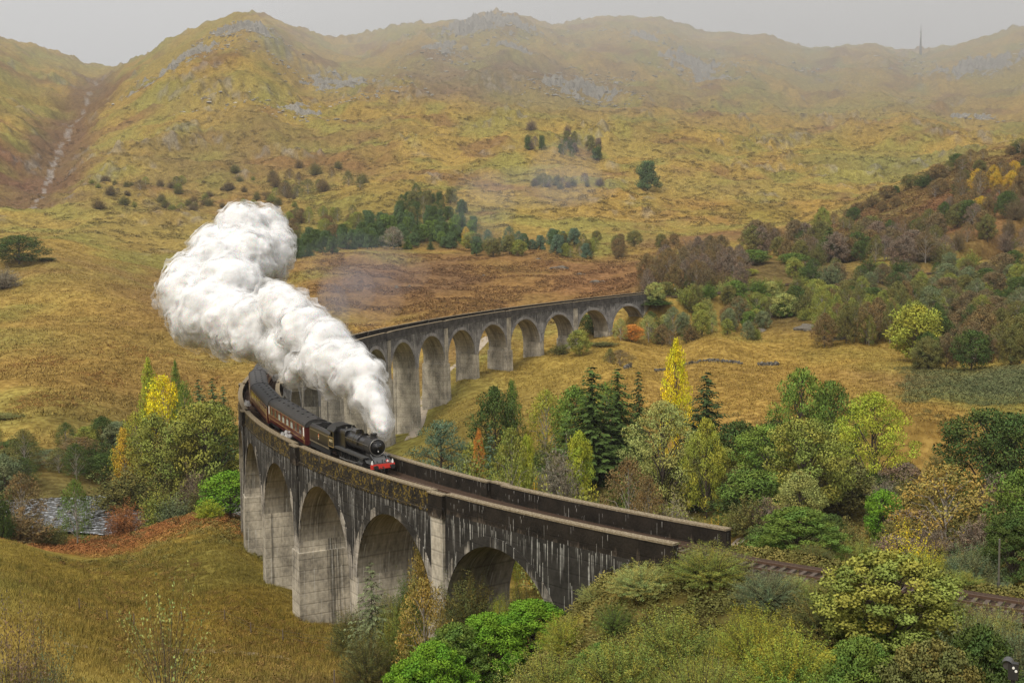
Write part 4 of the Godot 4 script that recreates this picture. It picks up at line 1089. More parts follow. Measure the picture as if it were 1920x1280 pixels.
# kind, lobes, leaves, leaf size (of the height), first height of the crown, hue spread
func broad_tree(sd: int, kind: String, lobes: int, leaves: int, size: float, y0: float, lobe: float, hue: float, wide := 0.62, droop := 0.0) -> Array:
	var q := Crown.new(); q.r.seed = sd; var r := q.r
	var limbs := Mb.new()
	var lean := Vector3(r.randf_range(-0.03, 0.03), 0, r.randf_range(-0.03, 0.03))
	limbs.tube([Vector3.ZERO - Vector3(0, 0.03, 0), lean * 0.4 + Vector3(0, y0, 0), lean + Vector3(0, y0 + (1 - y0) * 0.45, 0), lean * 1.2 + Vector3(0, 0.93, 0)], [0.022, 0.016, 0.010, 0.002], 6, false)
	for i in lobes:
		var t := pow((i + 0.6) / lobes, 0.8)
		var w := outline(kind, t); var a := i * 2.399 + r.randf() * 0.7
		var rad := maxf(0.0, w - lobe * 0.45) * sqrt(r.randf_range(0.25, 1.0))
		var lr := lobe * r.randf_range(0.6, 1.15) * (0.55 + 0.45 * minf(1.0, w / 0.35))
		var mid := Vector3(cos(a) * rad, y0 + (1 - y0) * t * 0.985 - lr * 0.35, sin(a) * rad) + lean * t
		if i % 2 == 0: limbs.tube([lean * t * 0.6 + Vector3(0, maxf(y0 * 0.7, mid.y - rad * 0.75 - 0.05), 0), (mid + lean) * 0.55 + Vector3(0, mid.y * 0.40, 0), mid], [0.0085, 0.005, 0.002], 4, false)
		var tone := r.randf_range(0.62, 0.92); var yel := r.randf_range(-hue, hue)
		for k in int(leaves * 1.5 * lr / lobe):
			var d := q.ball(); d.y = d.y * 0.8 + 0.12
			var p := mid + d * lr * (1.0 - 0.55 * pow(r.randf(), 2.2)) * Vector3(1.1, 0.85, 1.1)
			if p.y > 0.995 or p.y < 0.02: continue
			var o := (d + q.ball() * 0.75 + Vector3(0, 0.35, 0)).normalized()
			var l := (q.ball() + d * 0.4 - Vector3(0, droop, 0)).normalized()
			var g := tone * r.randf_range(0.72, 1.08)
			q.leaf(p, o, l, size * 1.12 * r.randf_range(0.65, 1.35), wide, Color(clampf(g * (1.0 + yel), 0, 1), clampf(g, 0, 1), clampf(g * (1.0 - yel * 0.6), 0, 1)))
	return [limbs.mesh(), q.mesh()]

func conifer(sd: int, tiers: int, per: int, droop: float, thick: float) -> Array:
	var q := Crown.new(); q.r.seed = sd; var r := q.r
	var limbs := Mb.new(); limbs.tube([Vector3(0, -0.03, 0), Vector3(0, 0.5, 0), Vector3(0, 0.99, 0)], [0.018, 0.010, 0.001], 6, false)
	for i in tiers:
		var t := float(i) / tiers
		var len := 0.5 * pow(1.0 - t, 0.8) * (0.35 + 0.65 * minf(1.0, t * 6.0 + 0.5)); var y := 0.07 + 0.92 * t
		for k in maxi(4, int(per * (1.0 - 0.5 * t))):
			var a := k * TAU / per + i * 1.9 + r.randf_range(-0.3, 0.3); var L := len * r.randf_range(0.62, 1.12) + 0.012
			var dir := Vector3(cos(a), 0, sin(a)); var tone := r.randf_range(0.5, 0.95)
			var steps := maxi(3, int(L * 34))
			for e in steps:
				var f := (e + 0.4) / steps
				var p := Vector3(0, y, 0) + dir * L * f - Vector3(0, droop * L * f * (1.4 - f), 0)
				for sgn in [-1.0, 1.0]:
					var l: Vector3 = (dir * 0.8 + dir.cross(Vector3.UP) * sgn * r.randf_range(0.35, 1.0) - Vector3(0, r.randf_range(0.1, 0.7), 0)).normalized()
					var g := tone * r.randf_range(0.75, 1.08) * (0.8 + 0.25 * f)
					q.leaf(p, (Vector3.UP + q.ball() * 0.5 + dir * 0.3).normalized(), l, (0.030 + 0.028 * (1.0 - t)) * r.randf_range(0.7, 1.3), thick, Color(g, minf(g, 1.0), g).clamp())
	return [limbs.mesh(), q.mesh()]

func pine(sd: int, lobes: int, y0: float, flat_: float, leaves: int, size: float, spread: float) -> Array:
	var q := Crown.new(); q.r.seed = sd; var r := q.r
	var limbs := Mb.new(); limbs.tube([Vector3(0, -0.03, 0), Vector3(0.02, 0.4, 0.01), Vector3(-0.02, 0.7, 0), Vector3(0.0, 0.95, 0.01)], [0.024, 0.017, 0.011, 0.003], 6, false)
	for i in lobes:
		var t := (i + 0.5) / lobes; var a := i * 2.399 + r.randf(); var rad := spread * (1.0 - 0.75 * t * t) * r.randf_range(0.35, 1.0)
		var mid := Vector3(cos(a) * rad, y0 + (0.97 - y0) * t, sin(a) * rad); var lr := r.randf_range(0.09, 0.16)
		limbs.tube([Vector3(0, mid.y - rad * 0.35, 0), mid * Vector3(0.6, 1, 0.6) - Vector3(0, 0.04, 0), mid], [0.010, 0.006, 0.002], 4, false)
		var tone := r.randf_range(0.6, 0.95)
		for k in leaves:
			var d := q.ball()
			var p := mid + Vector3(d.x * lr * 1.25, d.y * lr * flat_ + 0.01, d.z * lr * 1.25) * (1.0 - 0.5 * r.randf() * r.randf())
			if p.y > 0.99: continue
			var g := tone * r.randf_range(0.7, 1.08)
			q.leaf(p, (d + Vector3(0, 0.6, 0) + q.ball() * 0.5).normalized(), (q.ball() + Vector3(0, 0.5, 0)).normalized(), size * r.randf_range(0.7, 1.3), 0.35, Color(g, minf(g, 1.0), g).clamp())
	return [limbs.mesh(), q.mesh()]

# stems from the ground, leaves along the outer part of each: willow and birch scrub, broom, bare saplings
func scrub(sd: int, stems: int, per: int, size: float, hue: float, fan: float, bare: float, wide: float, tuft: float, thin := 1.0) -> Array:
	var q := Crown.new(); q.r.seed = sd; var r := q.r
	var limbs := Mb.new()
	for i in stems:
		var a := i * 2.399 + r.randf() * 0.5; var e := pow((i + 0.5) / stems, 0.55)
		var el := (1.0 - e * e * 0.88) ; var out := sin(e * PI / 2)
		var tip := Vector3(cos(a) * out * 0.5, maxf(0.12, el * r.randf_range(0.72, 1.0)), sin(a) * out * 0.5) * r.randf_range(0.68, 1.08)
		var root := Vector3(cos(a) * 0.10 * fan * r.randf(), -0.02, sin(a) * 0.10 * fan * r.randf())
		var mid := root.lerp(tip, 0.5) + Vector3(-tip.x * 0.12, 0.10 * tip.y, -tip.z * 0.12)
		if i % 3 == 0 or bare > 0.6: limbs.tube([root, mid, tip], [0.007 * thin, 0.004 * thin, 0.0012 * thin], 3, false)
		var tone := r.randf_range(0.55, 0.95); var yel := r.randf_range(-hue, hue)
		for k in per:
			var f := lerpf(bare, 1.0, pow(r.randf(), 0.75))
			var p := root.lerp(mid, minf(1.0, f * 2.0)) if f < 0.5 else mid.lerp(tip, f * 2.0 - 1.0)
			p += q.ball() * tuft * r.randf_range(0.2, 1.0)
			if p.y < 0.0: continue
			var o := (q.ball() + Vector3(p.x, p.y * 0.6 + 0.2, p.z)).normalized()
			var g := tone * r.randf_range(0.7, 1.08)
			q.leaf(p, o, (q.ball() + Vector3(p.x, 0.35, p.z)).normalized(), size * r.randf_range(0.6, 1.4), wide, Color(clampf(g * (1.0 + yel), 0, 1), clampf(g, 0, 1), clampf(g * (1.0 - 0.6 * yel), 0, 1)))
	return [limbs.mesh(), q.mesh()]

const LEAF := {
	"spruce": Color(0.046, 0.072, 0.018), "dark_spruce": Color(0.034, 0.052, 0.018), "pine": Color(0.060, 0.095, 0.036), "blue_pine": Color(0.075, 0.115, 0.070), "grey_green": Color(0.115, 0.135, 0.065),
	"green": Color(0.085, 0.130, 0.026), "dark_green": Color(0.050, 0.075, 0.020), "bright": Color(0.095, 0.185, 0.018), "leaf_green": Color(0.110, 0.165, 0.030), "lime": Color(0.240, 0.270, 0.030), "yellow": Color(0.640, 0.420, 0.018), "gold": Color(0.360, 0.240, 0.030),
	"olive": Color(0.165, 0.178, 0.038), "pale_olive": Color(0.220, 0.230, 0.070), "dark_olive": Color(0.112, 0.108, 0.034), "brown": Color(0.135, 0.095, 0.040), "dark_brown": Color(0.125, 0.095, 0.048), "purple": Color(0.140, 0.105, 0.075), "tawny": Color(0.215, 0.160, 0.042), "grey": Color(0.170, 0.150, 0.110), "orange": Color(0.40, 0.17, 0.035), "rust": Color(0.240, 0.105, 0.040), "yellow_green": Color(0.215, 0.222, 0.034),
}
var kinds := {}
var leaf_mats := {}

func kind_of(k: String) -> Array:
	if kinds.has(k): return kinds[k]
	var p := []
	match k:
		"spruce": p = conifer(1, 40, 15, 0.55, 0.55)
		"spruce_b": p = conifer(2, 34, 13, 0.35, 0.6)
		"round": p = broad_tree(3, "round", 46, 150, 0.030, 0.16, 0.135, 0.10)
		"round_b": p = broad_tree(4, "round", 34, 190, 0.032, 0.20, 0.17, 0.12)
		"oak": p = broad_tree(5, "round", 62, 190, 0.021, 0.14, 0.115, 0.16)
		"egg": p = broad_tree(6, "egg", 52, 150, 0.025, 0.12, 0.125, 0.14)
		"birch": p = broad_tree(7, "egg", 60, 85, 0.024, 0.16, 0.12, 0.14, 0.5, 0.6)
		"birch_b": p = broad_tree(8, "column", 54, 90, 0.025, 0.12, 0.12, 0.16, 0.5, 0.6)
		"willow": p = broad_tree(9, "egg", 80, 170, 0.018, 0.08, 0.10, 0.10, 0.45, 0.9)
		"poplar": p = broad_tree(10, "column", 70, 90, 0.020, 0.06, 0.09, 0.16)
		"feather": p = broad_tree(11, "egg", 70, 110, 0.026, 0.10, 0.09, 0.14, 0.4, -0.7)
		"pine": p = pine(12, 30, 0.14, 0.85, 300, 0.048, 0.38)
		"pine_spread": p = pine(13, 24, 0.40, 0.42, 300, 0.026, 0.50)
		"scrub": p = scrub(14, 150, 50, 0.036, 0.14, 1.0, 0.30, 0.5, 0.05)
		"scrub_b": p = scrub(15, 190, 44, 0.030, 0.16, 1.5, 0.35, 0.6, 0.06)
		"bare": p = scrub(16, 260, 44, 0.040, 0.10, 0.6, 0.30, 0.20, 0.05)
		# close to the lookout: many more, smaller leaves
		"thicket": p = scrub(17, 460, 90, 0.0125, 0.24, 1.6, 0.35, 0.5, 0.034)
		"thicket_b": p = scrub(18, 420, 90, 0.0140, 0.26, 1.8, 0.40, 0.62, 0.040)
		"laurel": p = broad_tree(19, "dome", 120, 190, 0.021, 0.02, 0.085, 0.12, 0.5)
		"maple": p = broad_tree(20, "round", 150, 190, 0.017, 0.05, 0.08, 0.17, 0.85)
		"willow_tips": p = scrub(21, 170, 90, 0.020, 0.15, 1.0, 0.30, 0.34, 0.028)
		"broom": p = scrub(22, 420, 46, 0.030, 0.06, 0.8, 0.3, 0.10, 0.02)
		"sapling": p = scrub(23, 70, 20, 0.017, 0.20, 0.5, 0.62, 0.62, 0.03, 0.5)
		"twigs": p = scrub(24, 200, 26, 0.016, 0.20, 0.9, 0.45, 0.55, 0.03, 0.45)
		"larch": p = conifer(25, 30, 10, 0.10, 0.4)
	kinds[k] = p
	return p

func leaf_mat(c: String) -> StandardMaterial3D:
	if not leaf_mats.has(c): leaf_mats[c] = leafy(LEAF[c])
	return leaf_mats[c]

const SHRUBS := ["scrub", "scrub_b", "thicket", "thicket_b", "broom", "laurel", "willow_tips", "bare", "twigs", "sapling"]

func plant(called: String, kind: String, leaf: String, at: Vector3, h: float, w: float, label: String, category: String, group := "", bark: Material = null) -> Node3D:
	var k := kind_of(kind)
	var t := thing(called, label, category, at, group)
	t.rotation.y = rng.randf() * TAU
	t.scale = Vector3(w, h, w)
	if bark == null: bark = M.birch_bark if kind.begins_with("birch") else M.bark
	part("stem" if kind in SHRUBS else "trunk", k[0], bark, t)
	part("foliage" if kind in SHRUBS else "crown", k[1], leaf_mat(leaf), t)
	return t

# name, kind, leaf colour, direction, row of its top, distance, width in columns, label, category
func single(q: Array) -> void:
	var g := spot(q[3], q[5]); var h := maxf(0.6, sight(q[3], q[4], q[5]).y - g.y)
	plant(q[0], q[1], q[2], g, h, q[6] * q[5] / LENS * (1.12 if q[1] in SHRUBS else 2.1 if q[1].begins_with("spruce") else 1.28), q[7], q[8])

const TREES := [
	["spruce_tree", "spruce", "spruce", 1112, 680, 218, 104, "tallest dark green spruce in the wood behind the near parapet", "spruce"],
	["spruce_tree", "spruce", "spruce", 1160, 684, 224, 74, "slim spruce touching the right side of the tallest spruce", "spruce"],
	["spruce_tree", "spruce_b", "dark_spruce", 1198, 688, 236, 46, "narrow ragged spruce standing behind the pale olive birch", "spruce"],
	["spruce_tree", "spruce", "dark_spruce", 1325, 690, 212, 84, "dense blackish spruce just right of the yellow poplar", "spruce"],
	["poplar_tree", "poplar", "yellow", 1270, 634, 226, 74, "tall brilliant yellow poplar between the spruces in the meadow wood", "poplar"],
	["cypress_tree", "egg", "dark_green", 932, 724, 226, 84, "bushy dark green tree at the left end of the spruce wood", "tree"],
	["cypress_tree", "birch_b", "green", 962, 710, 230, 52, "mid green cone shaped tree against the bushy dark green one", "tree"],
	["birch_tree", "birch", "yellow_green", 1025, 728, 234, 74, "yellow green birch alone between the dark conifer pair and the spruces", "birch"],
	["leafy_tree", "egg", "leaf_green", 1082, 722, 228, 86, "fresh green leafy tree on the left flank of the tallest spruce", "tree"],
	["leafy_tree", "birch", "leaf_green", 1140, 715, 240, 80, "light green tree seen between the two tallest spruces", "tree"],
	["willow_tree", "willow", "pale_olive", 1240, 748, 196, 150, "broad pale olive willow in front of the yellow poplar", "willow"],
	["bare_tree", "bare", "grey", 1045, 805, 186, 108, "rounded leafless grey brown tree in front of the spruces", "tree"],
	["leafy_tree", "round", "lime", 1086, 808, 204, 44, "lime green crown peeping out behind the leafless grey tree", "tree"],
	["pine_tree", "pine_spread", "blue_pine", 830, 788, 200, 112, "flat topped Scots pine alone beside the locomotive smoke", "pine"],
	["bush", "scrub", "olive", 892, 822, 185, 120, "olive bush below the small orange rowan", "bush"],
	["rowan_tree", "birch", "orange", 900, 802, 198, 26, "small orange rowan next to the flat topped pine", "rowan"],
	["pine_tree", "larch", "blue_pine", 922, 788, 196, 50, "thin grey green young pine right of the orange rowan", "pine"],
	["birch_tree", "birch", "olive", 960, 798, 180, 84, "olive birch behind the parapet right of the young pine", "birch"],
	["leafy_tree", "round", "lime", 990, 815, 188, 30, "small bright lime bush at the foot of the leafless grey tree", "bush"],
	["bush", "scrub", "grey_green", 872, 838, 168, 116, "grey green willow bush below the flat topped pine", "bush"],
	["bush", "scrub_b", "olive", 930, 858, 160, 90, "olive bush hugging the back of the parapet near its refuge", "bush"],
	["bush", "scrub_b", "pale_olive", 1045, 884, 148, 140, "large speckled pale olive bush behind the straight parapet", "bush"],
	["bush", "scrub", "yellow_green", 1105, 888, 146, 110, "yellow tinged bush right of the speckled pale olive bush", "bush"],
	["bush", "scrub", "gold", 1005, 890, 152, 40, "little golden bush left of the speckled pale olive bush", "bush"],
	["birch_tree", "birch", "brown", 1180, 856, 178, 90, "russet pink birch under the broad pale olive willow", "birch"],
	["birch_tree", "birch", "brown", 1215, 888, 156, 76, "rusty orange young birch just above the dark parapet", "birch"],
	["bush", "bare", "grey", 1262, 900, 156, 90, "grey leafless thicket above the parapet", "bush"],
	["bush", "scrub", "green", 1172, 912, 150, 50, "green bush between the yellow tinged bush and the rusty birch", "bush"],
	["leafy_tree", "feather", "yellow_green", 1325, 784, 190, 76, "pale tipped yellow green tree below the blackish spruce", "tree"],
	["leafy_tree", "round_b", "dark_green", 1385, 790, 206, 96, "dark green tree in the gap between the blackish spruce and the oaks", "tree"],
	["leafy_tree", "round", "olive", 1360, 840, 198, 60, "dull olive bush left of the lime tinted oak", "bush"],
	["oak_tree", "oak", "leaf_green", 1440, 796, 194, 118, "lime tinted oak left of the great gnarled oak", "oak"],
	["oak_tree", "oak", "olive", 1512, 784, 184, 140, "great gnarled olive oak with dark boughs showing", "oak"],
	["oak_tree", "round_b", "green", 1415, 880, 182, 110, "low green tree under the lime tinted oak", "oak"],
	["oak_tree", "egg", "pale_olive", 1498, 880, 176, 80, "yellowing lower boughs below the great gnarled oak", "oak"],
	["ash_tree", "feather", "leaf_green", 1500, 690, 222, 108, "taller green feathery ash behind the gnarled oak", "ash"],
	["ash_tree", "feather", "green", 1556, 714, 224, 104, "shorter green feathery ash beside the lime yellow tree", "ash"],
	["leafy_tree", "round_b", "dark_green", 1452, 790, 218, 80, "dark leaves in shade left of the feathery ashes", "tree"],
	["lime_tree", "willow", "lime", 1640, 732, 206, 134, "tall lime yellow tree at the edge of the meadow", "tree"],
	["bush", "round_b", "dark_olive", 1570, 860, 192, 120, "dark olive thicket under the lime yellow tree", "bush"],
	["bush", "bare", "grey", 1655, 880, 182, 60, "pale silvery bush beneath the lime yellow tree", "bush"],
	["leafy_tree", "round", "bright", 1656, 918, 174, 60, "small vivid green tree right of the dark olive thicket", "tree"],
	["bush", "scrub_b", "dark_olive", 1700, 880, 190, 90, "dusky bush between the silvery bush and the orange brown birch", "bush"],
	["birch_tree", "birch", "tawny", 1770, 868, 150, 170, "wide orange brown birch on the right with a fan of thin limbs", "birch"],
	["oak_tree", "oak", "dark_green", 1850, 766, 196, 150, "dark green oak at the right edge of the meadow", "oak"],
	["oak_tree", "oak", "dark_green", 1925, 772, 192, 140, "dark green oak cut by the right edge of the picture", "oak"],
	["leafy_tree", "birch", "purple", 1872, 884, 152, 90, "purplish half bare tree below the dark green oaks", "tree"],
	["leafy_tree", "round_b", "green", 1920, 880, 140, 100, "green tree at the right edge below the oaks", "tree"],
	["bush", "scrub_b", "dark_olive", 1592, 958, 130, 100, "rounded dusky bush behind the big glossy green bush", "bush"],
	["leafy_tree", "egg", "grey_green", 1450, 900, 200, 60, "grey green tree over the path end", "tree"],
	# the left wood by the river
	["poplar_tree", "poplar", "lime", 285, 668, 276, 52, "tall lime green poplar left of the yellow poplar", "poplar"],
	["poplar_tree", "poplar", "leaf_green", 336, 674, 280, 36, "green poplar tip right behind the yellow poplar", "poplar"],
	["poplar_tree", "birch", "yellow", 312, 700, 270, 88, "brilliant yellow poplar in the riverside wood on the left", "poplar"],
	["poplar_tree", "birch", "leaf_green", 352, 712, 268, 46, "yellowish green tree touching the yellow poplar", "poplar"],
	["birch_tree", "birch", "yellow_green", 262, 770, 262, 74, "yellow green birch below the lime green poplar", "birch"],
	["birch_tree", "birch_b", "gold", 236, 800, 258, 56, "golden leaning birch at the left rim of the poplars", "birch"],
	["alder_tree", "egg", "olive", 298, 774, 252, 90, "olive alder with bare dark trunks above the river bend", "alder"],
	["oak_tree", "oak", "olive", 392, 752, 244, 138, "huge olive oak between the poplars and the viaduct", "oak"],
	["oak_tree", "round", "dark_olive", 345, 790, 248, 90, "darker oak left of the huge olive oak", "oak"],
	["spruce_tree", "spruce_b", "pine", 378, 704, 282, 42, "left one of the three spruces beyond the olive oak", "spruce"],
	["spruce_tree", "spruce_b", "pine", 404, 702, 284, 36, "middle one of the three spruces beyond the olive oak", "spruce"],
	["spruce_tree", "spruce_b", "pine", 424, 718, 282, 34, "shortest of the three spruces beyond the olive oak", "spruce"],
	["leafy_tree", "round", "bright", 432, 884, 206, 100, "bright green round tree leaning on the viaduct's pier", "tree"],
	["leafy_tree", "scrub", "lime", 392, 932, 198, 56, "yellow green willow bush at the foot of the bright round tree", "bush"],
	["bare_tree", "bare", "purple", 368, 862, 232, 64, "leafless purple brown tree beneath the huge olive oak", "tree"],
	["bush", "scrub_b", "dark_olive", 236, 862, 244, 124, "wide dusky willow thicket behind the river bend", "bush"],
	["bush", "scrub_b", "olive", 302, 896, 226, 84, "olive willow dome at the water's edge", "bush"],
	["bush", "scrub", "grey_green", 328, 920, 222, 76, "grey green willow dome right of the olive dome", "bush"],
	["bush", "scrub", "dark_olive", 375, 900, 224, 70, "dark bush below the leafless purple tree", "bush"],
	["bush", "bare", "rust", 234, 930, 212, 72, "rust coloured leafless bush on the near river bank", "bush"],
	["birch_tree", "birch", "green", 146, 896, 208, 52, "slender young birch standing in front of the white river", "birch"],
	["birch_tree", "birch", "brown", 44, 884, 222, 70, "brown birch left of the white river", "birch"],
	["bush", "scrub", "brown", 30, 950, 200, 120, "brown scrub at the left edge below the river", "bush"],
	["bush", "scrub_b", "dark_olive", 96, 968, 204, 60, "dark olive scrub under the slender birch", "bush"],
	["alder_tree", "egg", "dark_green", 30, 824, 290, 84, "dark alder at the left edge across the river", "alder"],
	["alder_tree", "egg", "grey_green", 12, 850, 262, 60, "grey green alder at the very left edge", "alder"],
	["alder_tree", "birch", "grey_green", 92, 842, 282, 74, "grey leaved alder overhanging the far river bank", "alder"],
	["alder_tree", "birch", "brown", 150, 818, 288, 76, "brown alder over the middle of the river", "alder"],
	["alder_tree", "egg", "dark_green", 196, 848, 276, 66, "dark green alder right of the brown alder", "alder"],
	["bush", "round", "dark_olive", 8, 778, 330, 80, "dark round bush at the left edge of the moor", "bush"],
	["bush", "scrub_b", "dark_green", 5, 898, 196, 44, "dark green bush clipped by the left edge", "bush"],
	["oak_tree", "oak", "dark_green", 36, 441, 660, 82, "lone dark green oak on the moor at the far left", "oak"],
	["bush", "round", "dark_green", 88, 483, 660, 26, "small dark bush right of the lone moor oak", "bush"],
	["birch_tree", "bare", "grey", 8, 496, 600, 60, "grey leafless birch below the lone moor oak", "birch"],
	# by the far end of the viaduct
	["rowan_tree", "round", "orange", 1184, 608, 392, 38, "orange rowan in front of the last arch", "rowan"],
	["birch_tree", "birch", "pale_olive", 1164, 596, 388, 26, "thin pale birch at the foot of the last arch", "birch"],
	["leafy_tree", "round", "olive", 1086, 618, 366, 38, "round olive tree before the second pier from the far end", "tree"],
	["bush", "scrub", "dark_olive", 1050, 640, 372, 40, "low dark bush under the third arch from the far end", "bush"],
	["bush", "scrub", "dark_olive", 1130, 640, 378, 60, "low dark hedge bush under the last two arches", "bush"],
	["leafy_tree", "round", "dark_green", 1112, 588, 408, 50, "dark green tree filling the second arch from the far end", "tree"],
	["spruce_tree", "spruce_b", "spruce", 1232, 552, 412, 36, "dark spruce against the far end of the parapet", "spruce"],
	["birch_tree", "birch", "pale_olive", 1216, 590, 398, 34, "white stemmed birch right of the last arch", "birch"],
	["birch_tree", "birch", "grey_green", 1262, 574, 400, 36, "grey green birch right of the white stemmed birch", "birch"],
	["birch_tree", "birch", "brown", 1162, 655, 338, 50, "brown birch standing on the meadow behind the spruces", "birch"],
	["birch_tree", "birch_b", "dark_olive", 1144, 652, 336, 26, "dark stemmed olive birch beside the brown meadow birch", "birch"],
	["leafy_tree", "round", "yellow_green", 1404, 504, 520, 30, "small yellow green tree above the far railway cutting", "tree"],
	["leafy_tree", "round_b", "green", 1412, 468, 560, 56, "round green tree over the far railway line", "tree"],
	["leafy_tree", "round_b", "green", 1486, 474, 560, 44, "second round green tree over the far railway line", "tree"],
	["spruce_tree", "spruce", "spruce", 1556, 424, 600, 42, "lone spire of dark spruce above the far railway", "spruce"],
	["leafy_tree", "egg", "olive", 1542, 388, 720, 30, "oval olive tree on the hillside above the spire spruce", "tree"],
	["leafy_tree", "egg", "dark_olive", 1486, 408, 760, 12, "tiny dark tree left of the oval olive tree", "tree"],
	["birch_tree", "birch", "yellow", 1528, 556, 470, 42, "yellow birch in the middle of the hillside scrub", "birch"],
	["oak_tree", "round_b", "yellow_green", 1716, 572, 338, 84, "yellow green oak at the foot of the hillside wood", "oak"],
	["leafy_tree", "round", "olive", 1645, 434, 640, 44, "olive tree in the purple wood above the railway", "tree"],
	["bush", "round", "yellow_green", 1905, 545, 470, 36, "yellow green bush at the right edge of the scrub", "bush"],
	["pine_tree", "pine", "pine", 1214, 302, 1090, 44, "pair like round dark pine alone on the golden hill", "pine"],
	["birch_tree", "birch", "grey", 738, 424, 735, 40, "tall pale grey birch in front of the dark pine wood", "birch"],
	["birch_tree", "birch", "gold", 874, 424, 745, 18, "small golden birch at the right of the pine wood", "birch"],
]

